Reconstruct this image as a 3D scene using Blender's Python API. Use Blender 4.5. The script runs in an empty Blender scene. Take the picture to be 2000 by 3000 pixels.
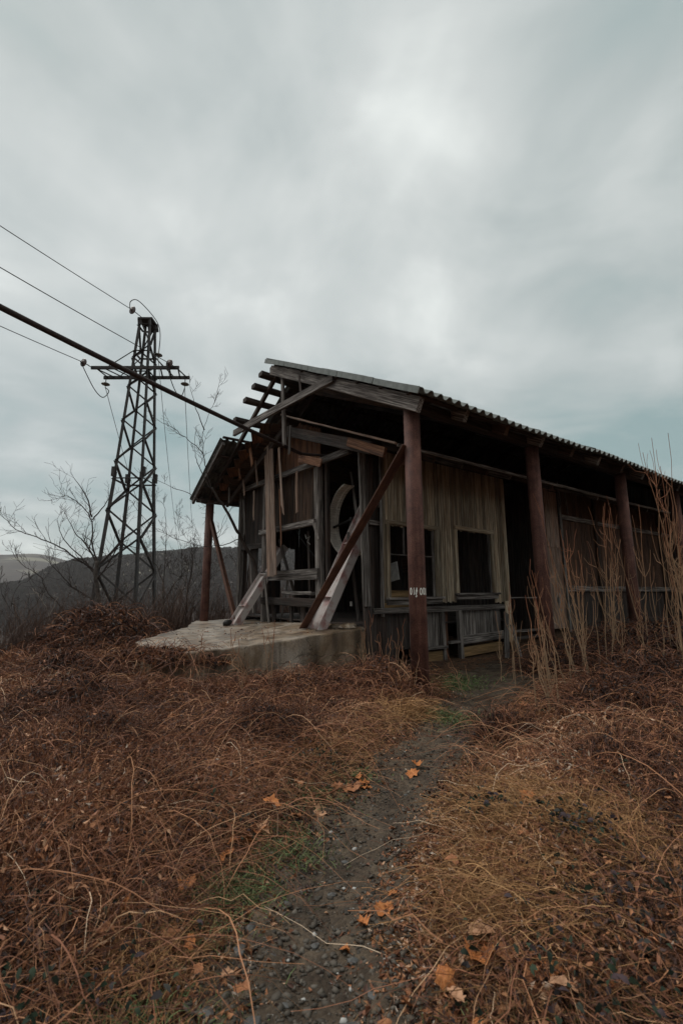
import bpy, math, random
import numpy as np
from mathutils import Vector, Matrix
random.seed(7); RNG = np.random.default_rng(11)
D = bpy.data; SC = bpy.context.scene; COL = SC.collection
R = math.radians

# ------------------------------------------------------------------ camera
cam_d = D.cameras.new('camera'); cam = D.objects.new('camera', cam_d); COL.objects.link(cam)
cam.location = (0, 0, 1.5); cam.rotation_euler = (R(90 + 10.24), 0, 0)
cam_d.sensor_fit = 'VERTICAL'; cam_d.sensor_height = 36.0; cam_d.sensor_width = 24.0
cam_d.lens = 36.0 * 1340 / 3000
cam_d.clip_start = 0.05; cam_d.clip_end = 12000
cam_d.dof.use_dof = True; cam_d.dof.focus_distance = 9.0; cam_d.dof.aperture_fstop = 2.8
SC.camera = cam

# ------------------------------------------------------------------ sky and sun
SUN_AZ, SUN_EL = -62.0, 56.0
world = D.worlds.new('World'); SC.world = world; world.use_nodes = True
nt = world.node_tree; nt.nodes.clear()
def N(tree, t, **kw):
    n = tree.nodes.new(t)
    for k, v in kw.items():
        if k.startswith('i_'): n.inputs[k[2:].replace('_', ' ')].default_value = v
        else: setattr(n, k, v)
    return n
def ramp(tree, stops, interp='LINEAR'):
    n = tree.nodes.new('ShaderNodeValToRGB'); cr = n.color_ramp; cr.interpolation = interp
    while len(cr.elements) < len(stops): cr.elements.new(0.5)
    for e, (p, c) in zip(cr.elements, stops):
        e.position = p; e.color = (*c, 1) if len(c) == 3 else c
    return n
L = nt.links.new
out = N(nt, 'ShaderNodeOutputWorld')
sky = N(nt, 'ShaderNodeTexSky', sky_type='NISHITA', sun_disc=False)
sky.sun_elevation = R(SUN_EL); sky.sun_rotation = R(SUN_AZ)
bg_sky = N(nt, 'ShaderNodeBackground', i_Strength=0.1); L(sky.outputs[0], bg_sky.inputs[0])
tc = N(nt, 'ShaderNodeTexCoord')
sep = N(nt, 'ShaderNodeSeparateXYZ'); L(tc.outputs['Generated'], sep.inputs[0])
def M(op, a, b=None, clamp=False):
    n = nt.nodes.new('ShaderNodeMath'); n.operation = op; n.use_clamp = clamp
    for i, q in enumerate((a, b)):
        if q is None: continue
        if isinstance(q, (int, float)): n.inputs[i].default_value = q
        else: L(q, n.inputs[i])
    return n.outputs[0]
zz = M('ADD', M('MAXIMUM', sep.outputs['Z'], 0.0), 0.22)
comb = N(nt, 'ShaderNodeCombineXYZ')
L(M('DIVIDE', sep.outputs['X'], zz), comb.inputs[0]); L(M('DIVIDE', sep.outputs['Y'], zz), comb.inputs[1])
mp = N(nt, 'ShaderNodeMapping'); L(comb.outputs[0], mp.inputs[0]); mp.inputs['Location'].default_value = (19.8, 7.0, 0)
n1 = N(nt, 'ShaderNodeTexNoise', i_Scale=0.72, i_Detail=6.0, i_Roughness=0.48, i_Distortion=0.35); L(mp.outputs[0], n1.inputs['Vector'])
n2 = N(nt, 'ShaderNodeTexNoise', i_Scale=2.4, i_Detail=6.0, i_Roughness=0.52, i_Distortion=0.5); L(mp.outputs[0], n2.inputs['Vector'])
dens = M('ADD', M('MULTIPLY', n1.outputs[0], 0.74), M('MULTIPLY', n2.outputs[0], 0.26))
cr = ramp(nt, [(0.39, (0.185, 0.25, 0.245)), (0.49, (0.305, 0.335, 0.325)), (0.565, (0.41, 0.43, 0.415)), (0.66, (0.62, 0.64, 0.61))])
L(dens, cr.inputs[0])
bg_cl = N(nt, 'ShaderNodeBackground', i_Strength=1.0); L(cr.outputs[0], bg_cl.inputs[0])
mixw = N(nt, 'ShaderNodeMixShader'); mixw.inputs[0].default_value = 0.93
L(bg_sky.outputs[0], mixw.inputs[1]); L(bg_cl.outputs[0], mixw.inputs[2]); L(mixw.outputs[0], out.inputs[0])
sun_d = D.lights.new('sun', 'SUN'); sun = D.objects.new('sun', sun_d); COL.objects.link(sun)
sun_d.energy = 1.5; sun_d.angle = R(45); sun_d.color = (1.0, 0.96, 0.9)
sd = Vector((math.sin(R(SUN_AZ)) * math.cos(R(SUN_EL)), math.cos(R(SUN_AZ)) * math.cos(R(SUN_EL)), math.sin(R(SUN_EL))))
sun.rotation_euler = sd.to_track_quat('Z', 'Y').to_euler(); sun.location = sd * 60
vs = SC.view_settings; vs.view_transform = 'Standard'; vs.look = 'None'; vs.exposure = 0.72; vs.gamma = 1.0; vs.use_curve_mapping = False

# ------------------------------------------------------------------ helpers
def tag(o, label=None, cat=None, group=None, kind=None):
    if label: o['label'] = label
    if cat: o['category'] = cat
    if group: o['group'] = group
    if kind: o['kind'] = kind
    return o
def empty(name, loc=(0, 0, 0), rz=0.0, parent=None):
    o = D.objects.new(name, None); COL.objects.link(o); o.location = loc; o.rotation_euler = (0, 0, rz)
    o.empty_display_size = 0.2
    if parent: o.parent = parent
    return o
def link(name, me, mat=None, parent=None, mw=None):
    o = D.objects.new(name, me); COL.objects.link(o)
    if mat is not None and not me.materials: me.materials.append(mat)
    if parent: o.parent = parent
    if mw is not None: o.matrix_basis = mw
    return o
def meshd(name, V, F, smooth=False):
    me = D.meshes.new(name); me.from_pydata([tuple(v) for v in V], [], F); me.update()
    if smooth: me.polygons.foreach_set('use_smooth', [True] * len(me.polygons))
    return me
def frame(a, b, side=(0, 0, 1)):
    a = Vector(a); b = Vector(b); z = (b - a); Ln = z.length; z.normalize(); s = Vector(side)
    x = s - z * s.dot(z)
    if x.length < 1e-4: x = Vector((1, 0, 0)) - z * z.x
    x.normalize(); y = z.cross(x)
    m = Matrix((x, y, z)).transposed().to_4x4(); m.translation = a
    return m, Ln
def timber_mesh(Ln, wid, dep, jit=0.004, broken=0.0, seg=2, bend=0.0, cham=0.12, broken0=0.0):
    c = min(wid, dep) * cham; w = wid / 2; d = dep / 2
    prof = [(w - c, d), (w, d - c), (w, -d + c), (w - c, -d), (-w + c, -d), (-w, -d + c), (-w, d - c), (-w + c, d)]
    V = []; F = []; n = 8
    bx = random.uniform(-bend, bend); by = random.uniform(-bend, bend)
    for k in range(seg + 1):
        t = k / seg; q = 4 * t * (1 - t)
        sc = 1 + random.uniform(-.04, .04)
        for (x, y) in prof:
            zz_ = t * Ln
            if k == seg and broken: zz_ += random.uniform(-broken, broken * .3)
            if k == 0 and broken0: zz_ -= random.uniform(-broken0, broken0 * .3)
            V.append((x * sc + bx * q + random.uniform(-jit, jit), y * sc + by * q + random.uniform(-jit, jit), zz_))
    for k in range(seg):
        for i in range(n):
            j = (i + 1) % n
            F.append((k * n + i, k * n + j, (k + 1) * n + j, (k + 1) * n + i))
    F.append(tuple(range(n))[::-1]); F.append(tuple(seg * n + i for i in range(n)))
    F = [tuple(reversed(f)) for f in F]
    return V, F
def timber(name, parent, a, b, wid, dep, mat, side=(0, 0, 1), **kw):
    m, Ln = frame(a, b, side)
    V, F = timber_mesh(Ln, wid, dep, **kw)
    return link(name, meshd(name, V, F), mat, parent, m)
def sweep(pts, rad, sides=6, closed_caps=True):
    """tube through pts; rad scalar or per-point list"""
    P = [Vector(p) for p in pts]; n = len(P)
    rr = rad if hasattr(rad, '__len__') else [rad] * n
    V = []; F = []; ref = Vector((0.31, 0.17, 0.93))
    for i in range(n):
        t = (P[min(i + 1, n - 1)] - P[max(i - 1, 0)]).normalized()
        x = ref - t * ref.dot(t)
        if x.length < .05: x = Vector((1, 0, 0)) - t * t.x
        x.normalize(); y = t.cross(x); ref = x
        for k in range(sides):
            a = 2 * math.pi * k / sides
            V.append(P[i] + (x * math.cos(a) + y * math.sin(a)) * rr[i])
    for i in range(n - 1):
        for k in range(sides):
            j = (k + 1) % sides
            F.append((i * sides + k, i * sides + j, (i + 1) * sides + j, (i + 1) * sides + k))
    if closed_caps:
        F.append(tuple(range(sides))[::-1]); F.append(tuple((n - 1) * sides + k for k in range(sides)))
    return V, F
class MB:
    def __init__(s): s.V = []; s.F = []
    def add(s, V, F):
        o = len(s.V); s.V.extend(V); s.F.extend([tuple(i + o for i in f) for f in F]); return s
    def box(s, c, h, m=None):
        c = Vector(c); vs_ = [Vector((x * h[0], y * h[1], z * h[2])) for x in (-1, 1) for y in (-1, 1) for z in (-1, 1)]
        if m is not None: vs_ = [m @ v for v in vs_]
        return s.add([c + v for v in vs_], [(0, 1, 3, 2), (4, 6, 7, 5), (0, 4, 5, 1), (2, 3, 7, 6), (0, 2, 6, 4), (1, 5, 7, 3)])
    def arc(s, prof, a0, a1, seg):
        V = []; F = []; n = len(prof)
        for k in range(seg + 1):
            a = a0 + (a1 - a0) * k / seg; q = 1.0
            for r, z in prof: V.append(Vector((r * math.cos(a), r * math.sin(a), z * q)))
        for k in range(seg):
            for i in range(n - 1): F.append((k * n + i, (k + 1) * n + i, (k + 1) * n + i + 1, k * n + i + 1))
        return s.add(V, F)
    def lathe(s, prof, seg=20, m=None):
        V = []; F = []; n = len(prof)
        for k in range(seg):
            a = 2 * math.pi * k / seg
            for r, z in prof:
                v = Vector((r * math.cos(a), r * math.sin(a), z)); V.append(m @ v if m is not None else v)
        for k in range(seg):
            j = (k + 1) % seg
            for i in range(n - 1): F.append((k * n + i, j * n + i, j * n + i + 1, k * n + i + 1))
        return s.add(V, F)
    def build(s, name, mat, parent=None, smooth=False, mw=None): return link(name, meshd(name, s.V, s.F, smooth), mat, parent, mw)

# ------------------------------------------------------------------ materials
def newmat(name):
    m = D.materials.new(name); m.use_nodes = True; t = m.node_tree; t.nodes.clear()
    o = t.nodes.new('ShaderNodeOutputMaterial'); b = t.nodes.new('ShaderNodeBsdfPrincipled')
    t.links.new(b.outputs[0], o.inputs[0]); b.inputs['Specular IOR Level'].default_value = 0.25
    return m, t, b
def mixc(t, f, a, b, mode='MIX'):
    n = t.nodes.new('ShaderNodeMix'); n.data_type = 'RGBA'; n.blend_type = mode
    for s_, q in ((0, f), (6, a), (7, b)):
        if isinstance(q, (int, float)): n.inputs[s_].default_value = q
        elif isinstance(q, tuple): n.inputs[s_].default_value = (*q, 1)
        else: t.links.new(q, n.inputs[s_])
    return n.outputs[2]
def bump(t, b, h, strength, dist):
    n = t.nodes.new('ShaderNodeBump'); n.inputs['Strength'].default_value = strength; n.inputs['Distance'].default_value = dist
    t.links.new(h, n.inputs['Height']); t.links.new(n.outputs[0], b.inputs['Normal'])
def wood(name, dark, light, warm, rough=0.85, grain=1.0, var=0.5, stain=0.5):
    m, t, b = newmat(name); lk = t.links.new
    tc = t.nodes.new('ShaderNodeTexCoord'); oi = t.nodes.new('ShaderNodeObjectInfo')
    off = t.nodes.new('ShaderNodeVectorMath'); off.operation = 'SCALE'; off.inputs[0].default_value = (37, 21, 53); lk(oi.outputs['Random'], off.inputs['Scale'])
    ad = t.nodes.new('ShaderNodeVectorMath'); ad.operation = 'ADD'; lk(tc.outputs['Object'], ad.inputs[0]); lk(off.outputs[0], ad.inputs[1])
    mp1 = t.nodes.new('ShaderNodeMapping'); mp1.inputs['Scale'].default_value = (42 * grain, 42 * grain, 1.6); lk(ad.outputs[0], mp1.inputs[0])
    g = N(t, 'ShaderNodeTexNoise', i_Scale=1.0, i_Detail=6.0, i_Roughness=0.62, i_Distortion=0.25); lk(mp1.outputs[0], g.inputs['Vector'])
    mp2 = t.nodes.new('ShaderNodeMapping'); mp2.inputs['Scale'].default_value = (5, 5, 0.9); lk(ad.outputs[0], mp2.inputs[0])
    s2 = N(t, 'ShaderNodeTexNoise', i_Scale=1.0, i_Detail=5.0, i_Roughness=0.6); lk(mp2.outputs[0], s2.inputs['Vector'])
    c1 = ramp(t, [(0.30, tuple(x * .45 for x in dark)), (0.45, dark), (0.62, light), (0.8, tuple(min(1, x * 1.35) for x in light))]); lk(g.outputs[0], c1.inputs[0])
    c2 = ramp(t, [(0.40, (0, 0, 0)), (0.72, (1, 1, 1))]); lk(s2.outputs[0], c2.inputs[0])
    f = t.nodes.new('ShaderNodeMath'); f.operation = 'MULTIPLY'; f.inputs[1].default_value = stain; lk(c2.outputs[0], f.inputs[0])
    col = mixc(t, f.outputs[0], c1.outputs[0], warm)
    vr = t.nodes.new('ShaderNodeMapRange'); vr.inputs[3].default_value = 1 - var * .6; vr.inputs[4].default_value = 1 + var * .6; lk(oi.outputs['Random'], vr.inputs[0])
    mu = t.nodes.new('ShaderNodeVectorMath'); mu.operation = 'SCALE'; lk(col, mu.inputs[0]); lk(vr.outputs[0], mu.inputs['Scale'])
    lk(mu.outputs[0], b.inputs['Base Color']); b.inputs['Roughness'].default_value = rough
    bump(t, b, g.outputs[0], 0.6, 0.006)
    return m
def plain(name, a, b_, scale=6.0, rough=0.8, bumpd=0.003, metal=0.0, detail=8.0, vec='Object', lo=.35, hi=.65, spec=.25):
    m, t, b = newmat(name); tc = t.nodes.new('ShaderNodeTexCoord')
    n = N(t, 'ShaderNodeTexNoise', i_Scale=scale, i_Detail=detail, i_Roughness=0.62); t.links.new(tc.outputs[vec], n.inputs['Vector'])
    c = ramp(t, [(lo, a), (hi, b_)]); t.links.new(n.outputs[0], c.inputs[0]); t.links.new(c.outputs[0], b.inputs['Base Color'])
    b.inputs['Roughness'].default_value = rough; b.inputs['Metallic'].default_value = metal; b.inputs['Specular IOR Level'].default_value = spec
    if bumpd: bump(t, b, n.outputs[0], 0.5, bumpd)
    return m
def strand_mat(name, stops, rough=0.8, noise=0.0):
    """per-strand tint from the mesh attribute rnd"""
    m, t, b = newmat(name); a = t.nodes.new('ShaderNodeAttribute'); a.attribute_name = 'rnd'
    c = ramp(t, stops); t.links.new(a.outputs['Fac'], c.inputs[0]); t.links.new(c.outputs[0], b.inputs['Base Color'])
    b.inputs['Roughness'].default_value = rough
    return m
MW = dict(
    grey=wood('weathered_grey_wood', (0.070, 0.058, 0.053), (0.30, 0.265, 0.24), (0.055, 0.042, 0.036), stain=.75),
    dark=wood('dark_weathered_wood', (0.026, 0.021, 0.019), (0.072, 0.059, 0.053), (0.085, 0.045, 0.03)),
    tan=wood('faded_tan_wood', (0.16, 0.125, 0.088), (0.40, 0.335, 0.25), (0.23, 0.145, 0.082), var=0.75, stain=0.7),
    red=wood('reddish_brown_wood', (0.075, 0.036, 0.024), (0.20, 0.10, 0.06), (0.30, 0.125, 0.05)),
    strip=wood('split_reddish_grey_wood', (0.13, 0.09, 0.072), (0.36, 0.275, 0.225), (0.32, 0.17, 0.105), var=.4),
    brown=wood('dark_brown_plank_wood', (0.030, 0.020, 0.016), (0.095, 0.062, 0.046), (0.12, 0.058, 0.03)),
    wing=wood('dark_red_brown_wood', (0.040, 0.023, 0.017), (0.115, 0.066, 0.045), (0.14, 0.066, 0.034)),
    yellow=wood('yellow_ochre_wood', (0.20, 0.12, 0.055), (0.36, 0.22, 0.10), (0.26, 0.17, 0.09)))
def rust_mat(name, a, b_, c_):
    m, t, b = newmat(name); tc = t.nodes.new('ShaderNodeTexCoord'); lk = t.links.new
    n = N(t, 'ShaderNodeTexNoise', i_Scale=3.0, i_Detail=9.0, i_Roughness=0.65); lk(tc.outputs['Object'], n.inputs['Vector'])
    n2 = N(t, 'ShaderNodeTexNoise', i_Scale=55.0, i_Detail=4.0, i_Roughness=0.7); lk(tc.outputs['Object'], n2.inputs['Vector'])
    mpn = t.nodes.new('ShaderNodeMapping'); mpn.inputs['Scale'].default_value = (9, 9, .5); lk(tc.outputs['Object'], mpn.inputs[0])
    n3 = N(t, 'ShaderNodeTexNoise', i_Scale=1.0, i_Detail=5.0, i_Roughness=0.6); lk(mpn.outputs[0], n3.inputs['Vector'])
    c = ramp(t, [(0.32, a), (0.52, b_), (0.72, c_)]); lk(n.outputs[0], c.inputs[0])
    c2 = ramp(t, [(0.35, (0.55, 0.5, 0.5)), (0.65, (1.25, 1.25, 1.25))]); lk(n2.outputs[0], c2.inputs[0])
    c3 = ramp(t, [(0.35, (0.6, 0.55, 0.55)), (0.65, (1.2, 1.2, 1.2))]); lk(n3.outputs[0], c3.inputs[0])
    col = mixc(t, 1.0, mixc(t, 0.8, c.outputs[0], c2.outputs[0], 'MULTIPLY'), c3.outputs[0], 'MULTIPLY')
    lk(col, b.inputs['Base Color']); b.inputs['Roughness'].default_value = 0.72
    bump(t, b, n2.outputs[0], 0.35, 0.003); return m
RUST = rust_mat('rusty_red_brown_steel', (0.060, 0.028, 0.022), (0.125, 0.056, 0.042), (0.18, 0.09, 0.066))
RUST2 = rust_mat('rusty_brown_steel', (0.07, 0.034, 0.025), (0.13, 0.063, 0.042), (0.19, 0.09, 0.052))
STEEL = plain('dark_painted_steel', (0.030, 0.028, 0.028), (0.062, 0.052, 0.048), 2.5, 0.6, 0.0)
CABLE = plain('rusty_wire_rope', (0.018, 0.013, 0.012), (0.045, 0.026, 0.022), 30, 0.65, 0.004)
WIRE = plain('dark_wire', (0.03, 0.03, 0.03), (0.05, 0.048, 0.045), 8, 0.6, 0)
PORC = plain('brown_glazed_porcelain', (0.05, 0.03, 0.026), (0.085, 0.05, 0.042), 4, 0.25, 0, spec=.5)
GLASSI = plain('grey_insulator', (0.16, 0.16, 0.15), (0.24, 0.24, 0.22), 6, 0.35, 0, spec=.5)
WHITEP = plain('white_paint', (0.62, 0.60, 0.54), (0.78, 0.76, 0.70), 60, 0.7, 0)
PINKP = plain('peeling_pink_white_paint', (0.26, 0.12, 0.11), (0.42, 0.37, 0.35), 2.2, 0.75, .002, lo=.36, hi=.50)
RIMM = wood('pale_grey_rim', (0.55, 0.50, 0.44), (0.74, 0.69, 0.62), (0.55, 0.48, 0.40), var=.1)
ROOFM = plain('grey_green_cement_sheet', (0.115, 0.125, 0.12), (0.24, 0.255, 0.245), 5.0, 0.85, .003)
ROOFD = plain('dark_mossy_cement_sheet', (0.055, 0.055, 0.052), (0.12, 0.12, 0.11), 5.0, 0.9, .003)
FELT = plain('dark_roof_felt', (0.028, 0.024, 0.022), (0.06, 0.048, 0.042), 7.0, 0.9, .003)
PAPER = plain('weathered_white_card', (0.15, 0.14, 0.13), (0.25, 0.235, 0.22), 9.0, 0.8, 0)
DARKM = plain('machine_black_and_shade', (0.010, 0.010, 0.010), (0.024, 0.022, 0.020), 4.0, 0.6, 0)  # machine black; on the far gable boards it stands in for shade
def concrete():
    m, t, b = newmat('stained_concrete'); tc = t.nodes.new('ShaderNodeTexCoord'); lk = t.links.new
    n = N(t, 'ShaderNodeTexNoise', i_Scale=1.1, i_Detail=9.0, i_Roughness=0.6); lk(tc.outputs['Object'], n.inputs['Vector'])
    mpn = t.nodes.new('ShaderNodeMapping'); mpn.inputs['Scale'].default_value = (3.2, 3.2, .35); lk(tc.outputs['Object'], mpn.inputs[0])
    n2 = N(t, 'ShaderNodeTexNoise', i_Scale=1.0, i_Detail=7.0, i_Roughness=0.62); lk(mpn.outputs[0], n2.inputs['Vector'])
    n3 = N(t, 'ShaderNodeTexNoise', i_Scale=38, i_Detail=5.0, i_Roughness=0.7); lk(tc.outputs['Object'], n3.inputs['Vector'])
    c = ramp(t, [(0.34, (0.14, 0.085, 0.048)), (0.50, (0.25, 0.18, 0.12)), (0.64, (0.36, 0.30, 0.245))]); lk(n.outputs[0], c.inputs[0])
    c2 = ramp(t, [(0.36, (0.22, 0.19, 0.15)), (0.56, (1, 1, 1))]); lk(n2.outputs[0], c2.inputs[0])
    c3 = ramp(t, [(0.38, (0.7, 0.7, 0.7)), (0.6, (1.1, 1.1, 1.1))]); lk(n3.outputs[0], c3.inputs[0])
    vk = N(t, 'ShaderNodeTexVoronoi', feature='DISTANCE_TO_EDGE', i_Scale=.9); dv = t.nodes.new('ShaderNodeVectorMath'); dv.operation = 'ADD'; lk(tc.outputs['Object'], dv.inputs[0]); lk(n.outputs['Color'], dv.inputs[1]); lk(dv.outputs[0], vk.inputs['Vector'])
    ck = ramp(t, [(0.0, (.25, .22, .2)), (0.012, (1, 1, 1))]); lk(vk.outputs['Distance'], ck.inputs[0])
    c4 = mixc(t, 1.0, mixc(t, .9, c.outputs[0], c2.outputs[0], 'MULTIPLY'), c3.outputs[0], 'MULTIPLY')
    lk(mixc(t, 1.0, c4, ck.outputs[0], 'MULTIPLY'), b.inputs['Base Color'])
    b.inputs['Roughness'].default_value = 0.42; b.inputs['Specular IOR Level'].default_value = .45
    bump(t, b, n3.outputs[0], 0.35, 0.004); return m
CONC = concrete()

# ------------------------------------------------------------------ terrain
P1 = Vector((1.19, 7.24, 0)); AZ = R(54.7)
U = np.array([math.sin(AZ), math.cos(AZ)]); Vv = np.array([-math.cos(AZ), math.sin(AZ)])
def local(x, y):
    dx = x - P1.x; dy = y - P1.y
    return dx * U[0] + dy * U[1], dx * Vv[0] + dy * Vv[1]
def wpt(s, w, z): return (P1.x + s * U[0] + w * Vv[0], P1.y + s * U[1] + w * Vv[1], z)
PATH = np.array([(-.25, .2), (-.16, 1.2), (-.15, 2.0), (-.10, 2.56), (.20, 3.43), (.72, 4.6), (1.35, 5.7), (1.95, 6.8), (2.55, 8.0), (3.2, 9.0), (4.2, 9.9), (6.5, 11.5), (9.5, 13.6)])
PATHW = np.array([.42, .41, .39, .36, .31, .31, .33, .42, .7, .9, .95, .95, .95])
def path_d(x, y):
    """distance to the path's centre line, minus its half width"""
    best = np.full(np.shape(x), 1e9)
    for i in range(len(PATH) - 1):
        a = PATH[i]; b = PATH[i + 1]; ab = b - a; l2 = ab @ ab
        t = np.clip(((x - a[0]) * ab[0] + (y - a[1]) * ab[1]) / l2, 0, 1)
        d = np.hypot(x - a[0] - t * ab[0], y - a[1] - t * ab[1]) - (PATHW[i] * (1 - t) + PATHW[i + 1] * t)
        best = np.minimum(best, d)
    return best
_ph = RNG.uniform(0, 6.28, (12, 2)); _fr = RNG.uniform(.5, 1.0, (12, 2)) * np.sign(RNG.uniform(-1, 1, (12, 2)))
def wob(x, y, f, o=0):
    r = 0
    for i in range(5):
        k = (i + o) % 12
        r = r + np.sin(x * f * _fr[k, 0] * (1 + .6 * i) + y * f * _fr[k, 1] * (1 + .45 * i) + _ph[k, 0]) / (1 + .5 * i)
    return r / 3
def sm(a, b, x): t = np.clip((x - a) / (b - a), 0, 1); return t * t * (3 - 2 * t)
AZT = np.array([-180, -70, -45, -40, -36.5, -34.5, -32, -30, -27, -24, -21, -18, -16, -10, 0, 15, 40, 80, 180.])
HEL = np.array([.03, .03, .010, .012, .016, .022, .052, .064, .073, .078, .086, .096, .095, .10, .10, .09, .08, .05, .03])
def height(x, y):
    s, w = local(x, y); r = np.hypot(x, y); az = np.degrees(np.arctan2(x, y))
    h = .05 * wob(x, y, 1.6) * sm(1, 3, r) + .02 * wob(x, y, 5.1, 4)
    pd = path_d(x, y)
    h = h * sm(-.3, .5, pd) - .05 * (1 - sm(-.35, .15, pd)) + .05 * sm(.1, .9, pd)
    h = h + .45 * sm(4.0, 9.0, s) * sm(9, 5, w - 0)
    h = h + .70 * np.exp(-(((x + 5.6) / 1.5) ** 2 + ((y - 11.2) / 1.1) ** 2)) + .22 * sm(1.5, 4, x) * sm(12, 7, y) * sm(3, 5.5, y)
    e = w - (10.8 + .92 * np.minimum(s, 0))
    e = np.maximum(e, 0) + 0.0
    fall = .28 * e * sm(0, 3, e)
    fall = 42 * (1 - np.exp(-fall / 42))
    h = h * np.exp(-e / 60) - fall
    # hills across the valley
    el = np.interp(az, AZT, HEL); nz = 1 + .05 * wob(x, y, .011) + .02 * wob(x, y, .05, 3)
    hA = (1.5 + el * 900) * nz; rA = np.clip((r - 260) / 640, 0, 1)
    hillA = hA * (rA ** 1.25) * sm(2600, 900, r)
    elB = .066 + .006 * np.sin(az * .33 + 1.0) + .003 * np.sin(az * .9)
    hB = (elB * 2300) * (1 + .02 * wob(x, y, .006, 2)); rB = np.clip((r - 1100) / 1200, 0, 1)
    hillB = hB * rB ** 1.3
    far = sm(200, 420, r)
    return h * (1 - far) + far * (np.maximum(hillA, hillB) - 42 * (1 - np.clip((r - 260) / 640, 0, 1)))
def build_ground():
    az = np.concatenate([np.linspace(-180, -50, 30, endpoint=False), np.linspace(-50, 50, 300, endpoint=False), np.linspace(50, 180, 30, endpoint=False)])
    rr = np.concatenate([np.geomspace(.25, 14, 120, endpoint=False), np.geomspace(14, 400, 60, endpoint=False), np.geomspace(400, 3600, 70)])
    A, Rr = np.meshgrid(np.radians(az), rr); X = Rr * np.sin(A); Y = Rr * np.cos(A); Z = height(X, Y)
    n = len(az); m = len(rr)
    V = np.stack([X, Y, Z], -1).reshape(-1, 3)
    V = np.vstack([V, [[0, 0, float(height(np.array(0.), np.array(0.)))]]])
    i = np.arange(m - 1)[:, None] * n; j = np.arange(n)[None, :]; j2 = (j + 1) % n
    q = np.stack([i + j, i + j2, i + n + j2, i + n + j], -1).reshape(-1, 4)[:, ::-1]
    F = q.tolist() + [(m * n, (k + 1) % n, k)[::-1] for k in range(n)]
    me = D.meshes.new('ground'); me.from_pydata(V.tolist(), [], F); me.polygons.foreach_set('use_smooth', [True] * len(me.polygons)); me.update()
    m_, t, b = newmat('leafy_soil_and_bare_woodland'); lk = t.links.new; tc = t.nodes.new('ShaderNodeTexCoord')
    na = N(t, 'ShaderNodeTexNoise', i_Scale=9.0, i_Detail=10.0, i_Roughness=0.7); lk(tc.outputs['Object'], na.inputs['Vector'])
    ca = ramp(t, [(0.32, (0.022, 0.015, 0.010)), (0.48, (0.080, 0.045, 0.026)), (0.60, (0.145, 0.075, 0.040)), (0.72, (0.22, 0.125, 0.07))]); lk(na.outputs[0], ca.inputs[0])
    nb = N(t, 'ShaderNodeTexNoise', i_Scale=0.02, i_Detail=9.0, i_Roughness=0.6); lk(tc.outputs['Object'], nb.inputs['Vector'])
    cb = ramp(t, [(0.36, (0.036, 0.025, 0.022)), (0.50, (0.045, 0.031, 0.027)), (0.62, (0.056, 0.040, 0.033)), (0.74, (0.085, 0.06, 0.044))]); lk(nb.outputs[0], cb.inputs[0])
    nm = N(t, 'ShaderNodeTexNoise', i_Scale=0.0045, i_Detail=4.0, i_Roughness=0.5); lk(tc.outputs['Object'], nm.inputs['Vector'])
    cm = ramp(t, [(0.56, (0, 0, 0)), (0.64, (1, 1, 1))]); lk(nm.outputs[0], cm.inputs[0])
    meadow = mixc(t, cm.outputs[0], cb.outputs[0], (0.17, 0.155, 0.115))
    ln = t.nodes.new('ShaderNodeVectorMath'); ln.operation = 'LENGTH'; lk(tc.outputs['Object'], ln.inputs[0])
    mr = t.nodes.new('ShaderNodeMapRange'); mr.inputs[1].default_value = 30; mr.inputs[2].default_value = 140; lk(ln.outputs['Value'], mr.inputs[0])
    lk(mixc(t, mr.outputs[0], ca.outputs[0], meadow), b.inputs['Base Color']); b.inputs['Roughness'].default_value = 0.9
    bump(t, b, na.outputs[0], 0.8, 0.03)
    o = link('ground', me, m_); tag(o, 'brown overgrown ground falling away to wooded hills', 'ground', kind='structure')
build_ground()
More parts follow.
